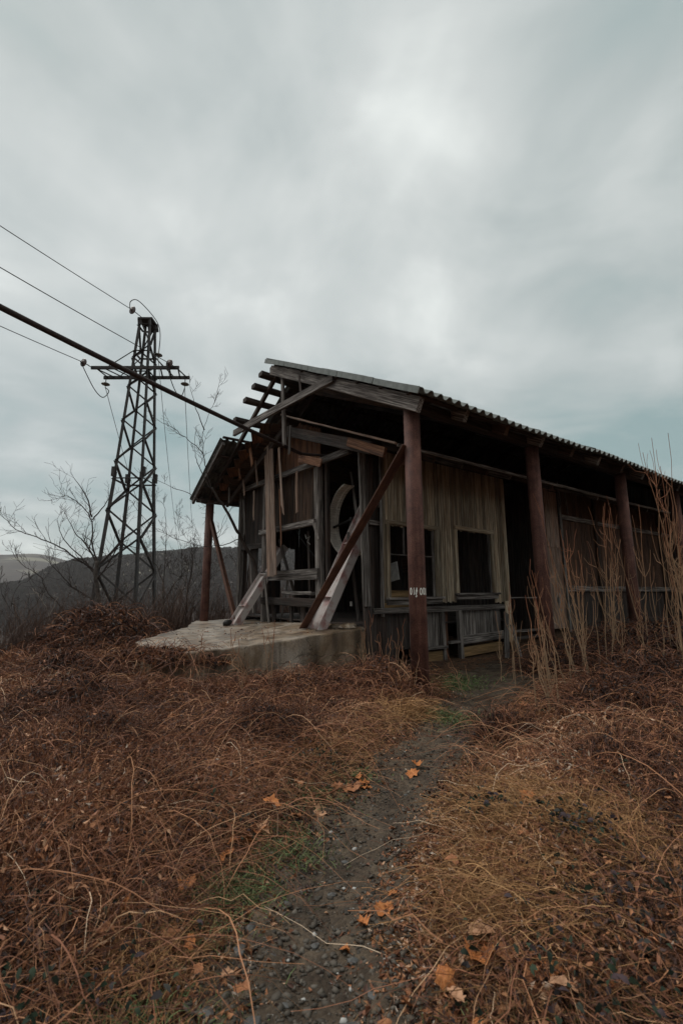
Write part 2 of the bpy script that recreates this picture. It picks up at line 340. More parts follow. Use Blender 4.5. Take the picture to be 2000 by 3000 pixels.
def build_path():
    n = 260; t = np.linspace(0, len(PATH) - 1.001, n); i = t.astype(int); f = (t - i)[:, None]
    P = np.array([np.interp(t, np.arange(len(PATH)), PATH[:, k]) for k in (0, 1)]).T
    for _ in range(12): P[1:-1] = (P[:-2] + 2 * P[1:-1] + P[2:]) / 4
    W = np.interp(t, np.arange(len(PATH)), PATHW); T = np.gradient(P, axis=0); T /= np.linalg.norm(T, axis=1)[:, None]; Nn = np.stack([T[:, 1], -T[:, 0]], 1)
    m = 25; V = []
    for k in range(n):
        wl = W[k] * (1.12 + .22 * math.sin(k * .31) + .12 * math.sin(k * .83 + 1)); wr = W[k] * (1.12 + .22 * math.sin(k * .27 + 2) + .12 * math.sin(k * .71))
        for j in range(m):
            q = -wl + (wl + wr) * j / (m - 1); p = P[k] + Nn[k] * q; V.append((p[0], p[1]))
    V = np.array(V); Z = height(V[:, 0], V[:, 1]) + .006
    edge = np.tile(np.minimum(np.arange(m), np.arange(m)[::-1]), n); Z = np.where(edge == 0, Z - .03, Z)
    Z += np.where(edge > 0, .010 * np.sin(V[:, 0] * 31 + 2 * np.sin(V[:, 1] * 17)) * np.sin(V[:, 1] * 27) + RNG.uniform(0, .006, len(Z)), 0)
    F = [(k * m + j, k * m + j + 1, (k + 1) * m + j + 1, (k + 1) * m + j) for k in range(n - 1) for j in range(m - 1)]
    me = meshd('path', np.column_stack([V, Z]), F, True)
    m_, t_, b = newmat('wet_gravel_mud'); lk = t_.links.new; tc = t_.nodes.new('ShaderNodeTexCoord')
    n1 = N(t_, 'ShaderNodeTexNoise', i_Scale=4.0, i_Detail=9.0, i_Roughness=0.65); lk(tc.outputs['Object'], n1.inputs['Vector'])
    vo = N(t_, 'ShaderNodeTexVoronoi', i_Scale=42.0); lk(tc.outputs['Object'], vo.inputs['Vector'])
    n2 = N(t_, 'ShaderNodeTexNoise', i_Scale=60.0, i_Detail=6.0, i_Roughness=0.7); lk(tc.outputs['Object'], n2.inputs['Vector'])
    c1 = ramp(t_, [(0.35, (0.040, 0.029, 0.021)), (0.5, (0.080, 0.061, 0.045)), (0.66, (0.125, 0.097, 0.07))]); lk(n1.outputs[0], c1.inputs[0])
    c2 = ramp(t_, [(0.0, (0.6, 0.58, 0.56)), (1.0, (1.4, 1.32, 1.22))]); lk(vo.outputs['Color'], c2.inputs[0])
    lk(mixc(t_, .8, c1.outputs[0], c2.outputs[0], 'MULTIPLY'), b.inputs['Base Color'])
    b.inputs['Roughness'].default_value = 0.75; b.inputs['Specular IOR Level'].default_value = .2
    ad = t_.nodes.new('ShaderNodeMath'); ad.operation = 'SUBTRACT'; lk(n2.outputs[0], ad.inputs[0]); lk(vo.outputs['Distance'], ad.inputs[1])
    bump(t_, b, ad.outputs[0], 1.0, 0.014)
    tag(link('path', me, m_), 'muddy gravel footpath leading to the shed', 'path', kind='structure')
build_path()

# ------------------------------------------------------------------ the shed: local frame s (along), w (across), z
SHED = empty('abandoned_shed', P1, math.pi / 2 - AZ)
tag(SHED, 'derelict dark timber shed with sagging gabled roof on rusty pipe posts', 'shed')
def T(name, a, b, wid, dep, mat, side=(0, 0, 1), parent=None, **kw): return timber(name, parent or SHED, a, b, wid, dep, MW[mat] if isinstance(mat, str) else mat, side, **kw)
SX = (1, 0, 0); SW = (0, 1, 0); SZ = (0, 0, 1)
def zr(w): return 4.87 + .535 * w if w < 4.8 else 7.44 - .525 * (w - 4.8)
# steel posts
def post(s, w, z0, z1, r=.135, lean=(0, 0)):
    n = 28; mb = MB()
    V, F = sweep([(0, 0, 0), (lean[0] * .5, lean[1] * .5, (z1 - z0) * .5), (lean[0], lean[1], z1 - z0)], r, n)
    mb.add(V, F)
    o = mb.build('steel_post', RUST, SHED, True, Matrix.Translation((s, w, z0)))
    for p in o.data.polygons: p.use_smooth = len(p.vertices) == 4
    return o
POSTS = []
for s, ln in ((0, (-.03, 0)), (3.5, (-.05, .02)), (7.35, (0, 0)), (10.8, (0, 0)), (14.3, (0, 0))): POSTS.append(post(s, 0, -.3, 4.56, lean=ln))
for s in (0, 5.0): post(s, 9.75, -1.2, 4.62)
# painted number on the first post
def painted_number():
    mb = MB(); ang0 = math.atan2(-5.22, -5.16) + .17          # side of the post facing the walker
    def glyph(ch, x, z, size, sx=0.62):
        cu = D.curves.new('number', 'FONT'); cu.body = ch; cu.size = size; cu.offset = .0035; cu.resolution_u = 4
        to = D.objects.new('number', cu); COL.objects.link(to)
        dg = bpy.context.evaluated_depsgraph_get(); me = to.evaluated_get(dg).to_mesh()
        vs_ = [(v.co.x * sx, v.co.y) for v in me.vertices]; fs = [tuple(p.vertices) for p in me.polygons]
        to.evaluated_get(dg).to_mesh_clear(); D.objects.remove(to); D.curves.remove(cu)
        V = []
        for px_, pz in vs_:
            a = ang0 + (px_ + x) / .135; V.append((math.cos(a) * .1372 - .015, math.sin(a) * .1372, z + pz))
        mb.add(V, fs)
    zb = 1.50
    glyph('0', -.150, zb, .15); glyph('1', -.090, zb, .15, .5); glyph('4', -.047, zb + .035, .085, .7); glyph('/', -.052, zb + .02, .12, .8); glyph('5', -.050, zb - .035, .085, .6)
    glyph('0', .012, zb - .003, .15); glyph('0', .064, zb + .002, .15); glyph('0', .112, zb - .004, .15)
    mb.build('painted_number', WHITEP, POSTS[0], False, Matrix.Translation((0, 0, .3)))
painted_number()
# eave beams and roof timbers
T('eave_beam', (-.15, 0, 4.63), (16.2, 0, 4.63), .17, .17, 'dark', bend=.01, seg=6)
T('eave_beam', (-.45, 9.75, 4.62), (16.2, 9.75, 4.62), .16, .17, 'dark')
def rafter(s, w0, w1, mat, dep=.10, wid=.2, drop=.15, **kw): return T('rafter', (s, w0, zr(w0) - drop), (s, w1, zr(w1) - drop), wid, dep, mat, SZ, **kw)
rafter(-.25, -.42, 4.8, 'grey', dep=.11, wid=.25, drop=.22, jit=.008, seg=5, bend=.02)
for i in range(1, 15): rafter(-.25 + i * 1.15, -.38, 4.8, 'grey' if i % 2 else 'brown')
rafter(-.05, 4.85, 9.95, 'dark', dep=.09, wid=.13, drop=.16, seg=4)
rafter(-.5, 7.4, 10.0, 'grey', dep=.08, wid=.12, drop=.16, seg=3)
for i in range(1, 12): rafter(-.05 + i * 1.3, 4.85, 9.95, 'dark')
# battens: right slope, then the left slope where some lie bare
for k in range(8):
    w = -.25 + k * .68; T('batten', (-.33, w, zr(w) - .055), (16.2, w, zr(w) - .055), .045, .10, 'dark', SZ, seg=3)
for k, (w, s0) in enumerate(((5.12, -.44), (5.5, -.46), (5.95, -.5), (6.62, -.5))):
    T('batten', (s0, w, zr(w) - .075), (.95 if k < 3 else 1.6, w, zr(w) - .10), .12, .22, 'dark', SZ, jit=.006)
for w in (7.3, 8.0, 8.7, 9.4, 9.95): T('batten', (-.56, w, zr(w) - .06), (16.2, w, zr(w) - .06), .05, .10, 'dark', SZ, seg=3)
for w in (5.3, 6.0, 6.7): T('batten', (.9, w + .1, zr(w + .1) - .06), (16.2, w + .1, zr(w + .1) - .06), .05, .10, 'dark', SZ, seg=3)
T('ridge_beam', (-.3, 4.8, 7.22), (16.2, 4.8, 7.22), .16, .1, 'dark')
# collar tie, king post and splinters of the front gable
T('collar_tie', (-.34, 1.85, 5.78), (-.36, 6.95, 6.12), .17, .07, 'grey', SZ, jit=.007, seg=4, bend=.015, broken0=.02)
T('king_post', (-.20, 4.34, 7.0), (-.22, 4.10, 5.02), .11, .06, 'grey', SW, jit=.006, broken=.10)
T('hanging_board', (-.12, 4.03, 5.5), (-.10, 4.08, 4.78), .09, .025, 'grey', SW, jit=.008, broken=.06)
T('tie_beam', (.95, .6, 5.0), (1.0, 4.6, 6.9), .2, .1, 'brown', SZ)
T('tie_beam', (2.3, .6, 5.0), (2.3, 4.6, 6.9), .2, .1, 'dark', SZ)
# corrugated sheets
def corr_mesh(name, length, waves, pitch=.209, amp=.034, th=.012):
    n = waves * 6 + 1; V = []; F = []
    for k, yy in enumerate((0, length * .5, length)):
        for side in (1, 0):
            for i in range(n):
                x = i * pitch / 6; ph = 2 * math.pi * i / 6
                V.append((x, yy, amp * max(-.75, min(.75, math.cos(ph))) * 1.33 + side * th))
    r = lambda k, sd, i: (k * 2 + (1 - sd)) * n + i
    for k in range(2):
        for i in range(n - 1):
            F.append((r(k, 1, i), r(k, 1, i + 1), r(k + 1, 1, i + 1), r(k + 1, 1, i)))
            F.append((r(k, 0, i), r(k + 1, 0, i), r(k + 1, 0, i + 1), r(k, 0, i + 1)))
    for i in range(n - 1):
        F.append((r(0, 1, i), r(0, 0, i), r(0, 0, i + 1), r(0, 1, i + 1)))
        F.append((r(2, 1, i), r(2, 1, i + 1), r(2, 0, i + 1), r(2, 0, i)))
    for k in range(2):
        F.append((r(k, 1, 0), r(k + 1, 1, 0), r(k + 1, 0, 0), r(k, 0, 0)))
        F.append((r(k, 1, n - 1), r(k, 0, n - 1), r(k + 1, 0, n - 1), r(k + 1, 1, n - 1)))
    return meshd(name, V, F)
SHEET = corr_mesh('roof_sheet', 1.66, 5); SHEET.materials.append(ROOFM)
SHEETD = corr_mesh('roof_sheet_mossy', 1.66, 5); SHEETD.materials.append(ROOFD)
ang = math.atan(.535); sl = 1.52
for row in range(4):
    for c in range(17):
        s = -.42 + c * 1.045; w = -.62 + row * sl * math.cos(ang); z = 4.87 + .535 * w + .012 + .010 * (row % 2) + (c % 2) * .006
        o = link('roof_sheet', SHEET, None, SHED)
        sag = -.02 * math.sin(c * .9) + random.uniform(-.006, .006)
        o.matrix_basis = Matrix.Translation((s, w + random.uniform(-.012, .012), z + sag)) @ Matrix.Rotation(ang, 4, 'X') @ Matrix.Rotation(random.uniform(-.004, .004), 4, 'Z')
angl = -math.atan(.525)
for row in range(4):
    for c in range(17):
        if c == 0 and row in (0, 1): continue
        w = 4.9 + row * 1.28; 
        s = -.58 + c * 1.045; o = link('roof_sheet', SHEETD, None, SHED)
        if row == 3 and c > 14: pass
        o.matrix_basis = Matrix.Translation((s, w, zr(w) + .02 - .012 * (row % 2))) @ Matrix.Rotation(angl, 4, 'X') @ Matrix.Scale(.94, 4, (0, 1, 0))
# verge strips on the right front slope (sheet edge caps, lapped end to end)
for k in range(5):
    w0 = -.6 + k * 1.09; w1 = w0 + 1.07
    T('verge_strip', (-.45, w0, zr(w0) + .005 + (k % 2) * .004), (-.45, w1, zr(w1) + .005 + (k % 2) * .004), .105, .02, ROOFM, SZ, jit=.003)
# ---------------------------------------------- inner timber building
W0, W1_, S0 = 2.2, 8.95, .8
def pl_wall_s(name, s, w0, w1, zf, mat, pw=.14, th=.025, gap=.006, parent=None, jitz=.03):
    """vertical planks in a plane s = const; zf(w) -> (z0, z1) or None"""
    w = w0
    while w < w1 - .03:
        q = min(pw * random.uniform(.9, 1.1), w1 - w); r = zf(w + q / 2)
        if r:
            rs = r if isinstance(r, list) else [r]
            for z0, z1 in rs:
                if z1 - z0 > .08: T(name, (s + random.uniform(-.006, .006), w + q / 2, z0 + random.uniform(-jitz, jitz)), (s + random.uniform(-.006, .006), w + q / 2, z1), q - gap, th, mat, SW, parent=parent, seg=1, jit=.003)
        w += q
def pl_wall_w(name, w, s0, s1, zf, mat, pw=.14, th=.025, gap=.006, parent=None, jitz=.02):
    s = s0
    while s < s1 - .03:
        q = min(pw * random.uniform(.9, 1.1), s1 - s); r = zf(s + q / 2)
        if r:
            rs = r if isinstance(r, list) else [r]
            for z0, z1 in rs:
                if z1 - z0 > .08: T(name, (s + q / 2, w + random.uniform(-.005, .005), z0 + random.uniform(-jitz, jitz)), (s + q / 2, w + random.uniform(-.005, .005), z1), q - gap, th, mat, SX, parent=parent, seg=1, jit=.003)
        s += q
# front corner: two boards and the ragged lower post
T('corner_post', (S0 + .08, W0 + .34, 4.72), (S0 + .06, W0 + .16, 1.0), .06, .16, 'grey', SW, jit=.005, seg=3)
T('corner_board', (S0 - .02, W0 + .20, 4.62), (S0 - .02, W0 + .04, 1.24), .05, .19, 'grey', SW, jit=.005, seg=3, broken=.04)
T('corner_post', (S0 + .04, W0 + .06, -.25), (S0 + .02, W0 + .08, 1.26), .16, .17, 'dark', SW, jit=.012, seg=3, broken=.05)
# front posts
T('wall_post', (S0 + .05, 8.95, .5), (S0 + .05, 9.05, 4.85), .16, .16, 'grey', SW, seg=2)
T('wall_post', (S0 + .05, 7.12, .6), (S0 + .05, 7.25, 4.9), .17, .15, 'grey', SW, seg=2)
T('wall_post', (S0 + .06, 4.12, .7), (S0 + .06, 4.3, 4.85), .2, .16, 'grey', SW, seg=2, jit=.007)
T('wall_post', (S0 + .16, 3.93, .7), (S0 + .16, 4.05, 4.85), .12, .10, 'dark', SW)
# front rails
T('rail', (S0 - .06, 9.3, 4.93), (S0 - .06, 2.75, 4.72), .16, .10, 'grey', SZ, seg=4, jit=.006, bend=.02)
T('rail', (S0 - .04, 7.4, 3.33), (S0 - .04, 4.25, 3.27), .16, .09, 'grey', SZ, seg=3, jit=.006)
T('rail', (S0 - .04, 7.25, 2.03), (S0 - .04, 4.1, 1.99), .26, .06, 'grey', SZ, seg=3, jit=.006)
T('rail', (S0 - .02, 7.15, 1.33), (S0 - .02, 4.0, 1.30), .20, .10, 'dark', SZ, seg=3, jit=.008)
T('rail', (S0 + .12, 6.0, 1.55), (S0 + .12, 4.5, 1.53), .08, .22, 'grey', SZ, jit=.006)
T('rail', (S0 + .05, 8.9, 3.0), (S0 + .05, 7.2, 2.96), .16, .08, 'dark', SZ)
for w in (6.6, 5.6, 5.0, 4.55): T('stub_board', (S0 + .1, w, .62), (S0 + .1, w + .02, 1.28), .16, .05, 'dark' if w != 4.55 else 'grey', SW, jit=.008)
# gable trusses of the inner roof
def zi(w): return 6.28 - (.455 * (5.35 - w) if w < 5.35 else .38 * (w - 5.35))
T('inner_rafter', (S0 - .26, 5.45, 5.93), (S0 - .26, 1.75, zi(1.75) - .19), .27, .09, 'dark', SZ, seg=4, jit=.010, bend=.02)
T('inner_rafter_end', (S0 - .34, 2.45, zi(2.45) - .19), (S0 - .34, 1.25, zi(1.25) - .20), .20, .07, 'red', SZ, seg=2, jit=.008)
T('inner_rafter', (S0 - .26, 5.35, 6.1), (S0 - .26, 9.6, zi(9.6) - .14), .18, .09, 'dark', SZ, seg=3)
# inner roof boards: planks along s, left and right slope
for k in range(16):
    w = .85 + k * .30
    if w > 5.3: break
    T('roof_board', (S0 - .40 + random.uniform(-.06, .06), w + .14, zi(w + .14) + .02), (16.3, w + .14, zi(w + .14) + .02), .285, .022, 'dark', (0, 1, .5), seg=2)
for k in range(15):
    w = 5.4 + k * .30
    T('roof_board', (S0 - .50 + random.uniform(-.10, .10), w + .14, zi(w + .14) + .02), (16.3, w + .14, zi(w + .14) + .02), .285, .022, 'brown', (0, 1, -.5), seg=2)
for k in range(9):   # ragged felt strips hanging on the front left edge
    w = 5.8 + k * .42
    T('shingle', (S0 - .75 + random.uniform(-.08, .05), w, zi(w) + .06), (S0 - .55, w + .40, zi(w + .40) + .06), .3, .012, 'red' if k % 2 else 'brown', SX, jit=.02, seg=2, broken=.05)
T('roof_edge_board', (S0 - .48, 5.35, 6.33), (S0 - .46, .80, zi(.80) + .05), .035, .05, 'strip', SZ, seg=6, jit=.010, bend=.02)
T('eave_board', (S0 - .42, .80, zi(.80) + .02), (16.3, .80, zi(.80) + .02), .06, .04, 'grey', SZ, seg=4, bend=.02)
for i in range(6):
    s = 1.55 + i * .85; T('rafter_end', (s, 2.6, zi(2.6) - .10), (s, 1.0, zi(1.0) - .10), .12, .06, 'grey' if i % 2 else 'brown', SZ)
# upper gable planks (reddish) and the dark plank panels of the front
pl_wall_s('plank', S0 + .10, 4.1, 6.7, lambda w: (4.86 if w > 4.9 else 4.75, zi(w) - .08) if w > 4.2 else None, 'red', pw=.15)
pl_wall_s('plank', S0 + .13, 4.3, 7.15, lambda w: (3.35, 4.85), 'brown', pw=.17)
pl_wall_s('plank', S0 + .16, 7.3, 8.9, lambda w: (3.0 if w < 8.0 else 3.05, 4.9), 'dark', pw=.17)
pl_wall_s('plank', S0 + .18, 7.95, 8.6, lambda w: (.9, 3.0), 'dark', pw=.17)
# hanging moulded boards
hb = [(6.78, 6.24, 6.10, 1.99, .17, 'strip'), (6.62, 6.2, 5.95, 1.98, .12, 'strip'), (6.50, 6.15, 5.84, 1.97, .10, 'strip'), (6.36, 6.1, 5.70, 2.0, .14, 'strip')]
for i, (wt, zt, wb, zb, wd, mt) in enumerate(hb):
    T('hanging_board', (.52 - .012 * (i % 2), wt - .12, zt - .45 + .1 * (i % 3)), (.46 - .012 * (i % 2), wb, zb), wd, .03, mt, SW, seg=3, jit=.004, broken0=.08)
T('hanging_board', (.45, 5.70, 5.5), (.42, 5.30, 3.55), .10, .022, 'strip', SW, seg=3, jit=.005, broken=.35)
T('hanging_board', (.43, 5.55, 4.3), (.42, 5.35, 2.75), .045, .018, 'red', SW, seg=3, jit=.004, broken=.2)
T('hanging_board', (.5, 7.35, 5.6), (.5, 7.1, 4.72), .09, .022, 'strip', SW, jit=.004, broken=.05)
T('hanging_board', (.5, 8.2, 5.15), (.5, 8.05, 4.55), .08, .022, 'strip', SW, jit=.004, broken=.05)
T('broken_board', (.48, 4.60, 4.93), (.30, 3.28, 4.46), .19, .05, 'red', SZ, seg=4, jit=.01, broken=.16)
T('stub_board', (.66, 4.12, 3.2), (.62, 3.86, 2.78), .10, .04, 'grey', SW, jit=.012, broken=.06)
T('hanging_board', (.55, 6.55, 1.95), (.60, 6.3, .75), .10, .03, 'grey', SW, jit=.006)
for a, b, wd, mt, bk in (((.62, 6.25, 4.4), (.60, 6.05, 2.9), .09, 'grey', .25), ((.66, 5.05, 4.72), (.64, 4.95, 3.6), .11, 'strip', .3), ((.7, 8.6, 4.6), (.66, 8.3, 3.3), .10, 'grey', .25), ((.7, 7.8, 4.7), (.62, 7.55, 3.7), .08, 'strip', .2), ((1.05, 6.7, 3.1), (1.35, 5.9, .95), .12, 'dark', .1), ((1.2, 5.3, 3.2), (1.1, 5.0, 1.0), .10, 'dark', .1), ((.95, 5.9, 2.0), (1.0, 6.4, .7), .08, 'grey', .1), ((1.6, 3.9, 4.6), (1.5, 3.3, 2.2), .08, 'grey', .2),
                         ((.25, 5.0, 6.2), (.22, 4.85, 5.35), .10, 'dark', .15), ((.2, 7.9, 5.5), (.22, 7.75, 4.95), .09, 'red', .15), ((.1, 6.9, 5.9), (.15, 6.75, 5.2), .12, 'red', .2), ((.3, 8.9, 5.05), (.28, 8.75, 4.4), .08, 'grey', .15), ((-.3, 3.3, 6.45), (-.28, 3.22, 5.8), .07, 'dark', .15), ((.75, 8.1, 2.9), (.72, 7.6, 1.0), .09, 'grey', .2), ((1.0, 3.2, 2.9), (.98, 2.8, .95), .09, 'dark', .2)):
    T('broken_slat', a, b, wd, .022, mt, SW, seg=3, jit=.007, broken=bk, broken0=bk * .3)
# fascia between corner and planked booth: recessed dark boards
pl_wall_w('plank', W0 + .22, .95, 1.25, lambda s: (1.1, 4.5), 'dark', pw=.15)
T('rail', (.9, W0 + .12, 3.02), (1.25, W0 + .12, 3.02), .10, .06, 'grey', SZ)
# booth side wall: narrow tan planks round two window openings
WA, WB_ = (1.30, 2.80, 1.42, 3.00), (3.46, 4.86, 1.52, 3.06)
def zf_booth(s):
    top = 4.62
    for a, b, z0, z1 in (WA, WB_):
        if a < s < b: return (z1 - .02, top)
    return (1.33 if s < 4.86 else 1.30, top)
BOOTH = SHED
pl_wall_w('plank', W0, 1.18, 5.36, zf_booth, 'tan', pw=.083, th=.022, gap=.009, jitz=.02)
T('corner_board', (5.40, W0 - .03, .32), (5.40, W0 - .03, 4.6), .13, .05, 'tan', SX, broken0=.10, seg=3)
T('corner_board', (5.30, W0 - .045, .30), (5.30, W0 - .045, 1.34), .16, .03, 'tan', SX, broken0=.1)
T('corner_board', (1.155, W0 + .01, 1.05), (1.155, W0 + .01, 4.6), .05, .06, 'grey', SX, seg=3)
def window(a, b, z0, z1, muntin):
    fr = T('window_frame', (a - .03, W0 - .02, z1 + .05), (b + .05, W0 - .02, z1 + .03), .10, .075, 'tan', SZ)
    def S(*a_, **k_):
        o = T(*a_, **k_); o.parent = fr; o.matrix_parent_inverse = fr.matrix_basis.inverted(); return o
    S('jamb', (a, W0 - .015, z0), (a, W0 - .015, z1), .09, .08, 'tan', SX); S('jamb', (b, W0 - .015, z0), (b, W0 - .015, z1), .09, .08, 'tan', SX)
    S('jamb', (a + .075, W0 + .03, z0), (a + .075, W0 + .03, z1), .05, .05, 'grey', SX); S('jamb', (b - .075, W0 + .03, z0), (b - .075, W0 + .03, z1), .05, .05, 'grey', SX)
    S('sill', (a - .08, W0 - .06, z0 - .01), (b + .10, W0 - .06, z0 + .01), .05, .16, 'grey', SZ); S('sill', (a - .06, W0 - .045, z0 - .09), (b + .08, W0 - .045, z0 - .06), .10, .06, 'grey', SZ, jit=.006)
    if muntin:
        S('glazing_bar', (a + .05, W0 + .04, z0 + .94), (b - .05, W0 + .04, z0 + .94), .028, .035, 'grey', SZ)
        S('glazing_bar', (a + .52, W0 + .04, z0 + .94), (a + .52, W0 + .04, z1), .035, .03, 'grey', SX)
window(*WA, True); window(*WB_, False)
# pale backing glimpsed in the first window, little frames in the second
T('inner_board', (1.9, 3.1, 1.35), (2.9, 3.1, 1.35), .5, .03, 'yellow', SZ)
T('inner_board', (4.6, 5.3, 2.4), (5.3, 5.3, 2.5), .5, .03, 'brown', SZ)
# booth lower wall
T('bottom_beam', (.9, W0 + .02, 1.16), (5.35, W0 + .02, 1.20), .12, .12, 'grey', SZ, seg=3, jit=.008)
pl_wall_w('plank', W0 + .14, .95, 2.62, lambda s: (.35 if s > 1.7 else .1, 1.12), 'dark', pw=.15)
pl_wall_w('plank', W0 + .12, 2.0, 2.95, lambda s: (.34, 1.12), 'grey', pw=.15)
pl_wall_w('plank', W0 + .10, 3.58, 5.2, lambda s: (.52, 1.14), 'grey', pw=.2)
T('plinth_board', (3.55, W0 + .05, .44), (5.2, W0 + .05, .50), .2, .05, 'grey', SZ)
T('lower_post', (2.98, W0 + .04, -.2), (2.96, W0 + .04, 1.14), .10, .10, 'grey', SX); T('lower_post', (3.52, W0 + .0, -.2), (3.48, W0 + .0, 1.14), .11, .10, 'grey', SX)
T('lower_post', (3.2, W0 + .22, -.2), (3.2, W0 + .22, 1.14), .2, .08, 'red', SX); T('lower_post', (2.1, W0 + .02, -.2), (2.1, W0 + .02, 1.14), .12, .10, 'dark', SX)
T('sole_board', (2.0, W0 + .06, .14), (3.0, W0 + .06, .15), .22, .07, 'yellow', SZ); T('sole_board', (3.55, W0 + .03, .17), (5.05, W0 + .03, .23), .21, .07, 'yellow', SZ)
T('plinth_board', (2.0, W0 + .0, .33), (3.0, W0 + .0, .34), .05, .16, 'grey', SZ); T('stub_board', (3.1, W0 - .02, .42), (3.42, W0 - .02, .43), .06, .1, 'grey', SZ)
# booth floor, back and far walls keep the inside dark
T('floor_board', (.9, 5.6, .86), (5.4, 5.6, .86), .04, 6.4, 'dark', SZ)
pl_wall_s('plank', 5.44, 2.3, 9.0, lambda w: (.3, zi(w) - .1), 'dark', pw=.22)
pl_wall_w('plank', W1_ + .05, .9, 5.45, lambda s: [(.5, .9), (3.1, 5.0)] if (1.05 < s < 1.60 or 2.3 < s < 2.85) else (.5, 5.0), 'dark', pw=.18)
# passage and the long second wing
T('threshold', (5.5, W0 + .1, .36), (7.4, W0 + .1, .40), .06, .2, 'dark', SZ); T('threshold', (5.5, W0 + .35, .52), (7.4, W0 + .35, .52), .05, .2, 'grey', SZ)
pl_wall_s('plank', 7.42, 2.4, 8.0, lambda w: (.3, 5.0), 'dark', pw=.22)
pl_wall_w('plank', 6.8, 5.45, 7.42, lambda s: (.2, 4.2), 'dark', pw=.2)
T('cross_rail', (5.5, 5.4, 3.4), (7.4, 5.4, 3.42), .05, .05, 'grey', SZ); T('cross_rail', (5.5, 2.4, 1.42), (7.4, 2.4, 1.42), .03, .04, 'grey', SZ)
T('door_panel', (7.80, W0 - .02, .55), (7.80, W0 - .02, 2.9), .78, .03, 'strip', SX, seg=3, jit=.005); T('door_panel', (7.72, W0 - .05, 2.86), (7.72, W0 - .05, 4.75), .66, .03, 'strip', SX, seg=3, jit=.004, broken0=.06)
T('door_post', (8.20, W0 - .06, .3), (8.20, W0 - .06, 4.7), .09, .07, 'grey', SX, seg=3)
pl_wall_w('plank', W0 + .02, 8.3, 16.3, lambda s: [(1.75, 3.76), (3.77, 4.80)], 'wing', pw=.16)
pl_wall_w('plank', W0 + .06, 8.3, 16.3, lambda s: (.3, 1.66), 'dark', pw=.2)
for s in (10.35, 12.9, 15.4): T('wall_post', (s, W0 - .05, .3), (s, W0 - .05, 4.7), .14, .08, 'brown', SX)
T('rail', (8.25, W0 - .04, 3.84), (16.3, W0 - .04, 3.84), .14, .07, 'grey', SZ, seg=4, jit=.005); T('rail', (8.25, W0 - .05, 1.68), (16.3, W0 - .05, 1.70), .16, .10, 'grey', SZ, seg=4, jit=.006)
T('top_plate', (7.4, W0, 4.78), (16.3, W0, 4.78), .14, .12, 'dark', SZ)
for s in (8.0, 9.6, 11.2, 12.8, 14.4): T('rafter_end', (s, 2.6, 4.92), (s, .9, zi(.9) - .09), .12, .09, 'grey' if s < 11 else 'brown', SZ)
T('brace_board', (8.45, W0 - .12, 4.7), (8.55, W0 - .12, 3.95), .07, .03, 'grey', SX)
for a_, b_ in ((-.3, 4.8), (4.85, 9.9)): T('sky_gap_board', (16.24, a_, zr(a_) - .16), (16.24, b_, zr(b_) - .16), .42, .04, DARKM, SZ)  # boards added to shut out sky at the far gable, blackened as roof shade
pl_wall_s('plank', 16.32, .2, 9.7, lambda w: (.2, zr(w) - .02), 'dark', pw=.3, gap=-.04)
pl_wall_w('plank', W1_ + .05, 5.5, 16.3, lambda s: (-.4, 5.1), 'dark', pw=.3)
T('conduit', (8.12, W0 - .13, .6), (8.06, W0 - .13, 4.9), .03, .03, PAPER, SX, cham=.3)
V, F = sweep([wp for wp in ((7.55, 2.1, 4.55), (7.85, 1.95, 4.5), (8.0, 2.0, 4.2), (7.95, 2.05, 3.95), (7.98, 2.08, 3.8))], .014, 6)
link('hanging_wire', meshd('hanging_wire', V, F), WIRE, SHED)
# rusty angle braces of the first posts
def angle_iron(name, parent, a, b, leg=.11, th=.012, mat=RUST2, side=(0, 0, 1)):
    m, Ln = frame(a, b, side); mb = MB()
    mb.box((leg / 2, 0, Ln / 2), (leg / 2, th / 2, Ln / 2)); mb.box((th / 2, leg / 2 + th / 2, Ln / 2), (th / 2, leg / 2, Ln / 2))
    return mb.build(name, mat, parent, False, m)
angle_iron('post_brace', SHED, (-.02, 3.3, .80), (-.05, .02, 3.90), .17, .016, RUST2, (0, .5, .9))
angle_iron('post_brace', SHED, (-.05, 7.15, .68), (-.02, 9.72, 3.95), .15, .014, RUST2, (0, -.5, .9))
V, F = MB().box((0, 0, 0), (.012, .12, .14)).V, MB().box((0, 0, 0), (.012, .12, .14)).F
link('gusset_plate', meshd('gusset_plate', V, F), RUST2, SHED, Matrix.Translation((-.02, .18, 3.78)))
# hanging cables and small scraps inside
V, F = sweep([(1.0, 5.6, 3.2), (1.1, 5.2, 2.75), (1.15, 4.85, 2.45), (1.15, 4.62, 2.75), (1.1, 4.4, 3.2)], .009, 5); link('hanging_wire', meshd('hanging_wire', V, F), WIRE, SHED)
V, F = sweep([(.75, 4.7, 3.0), (.72, 4.6, 2.88), (.74, 4.45, 2.93), (.72, 4.55, 2.80), (.73, 4.42, 2.72)], .009, 5); link('bent_hook', meshd('bent_hook', V, F), PAPER, SHED)
for w, z, h in ((3.10, 1.30, .05), (2.45, 2.0, .2)):
    mb = MB().box((0, 0, 0), (.012, h * .7, h)); mb.build('card_scrap', PAPER, SHED, False, Matrix.Translation((1.0 if z < 1.6 else 1.7, w, z)) @ Matrix.Rotation(random.uniform(-.2, .2), 4, 'X'))

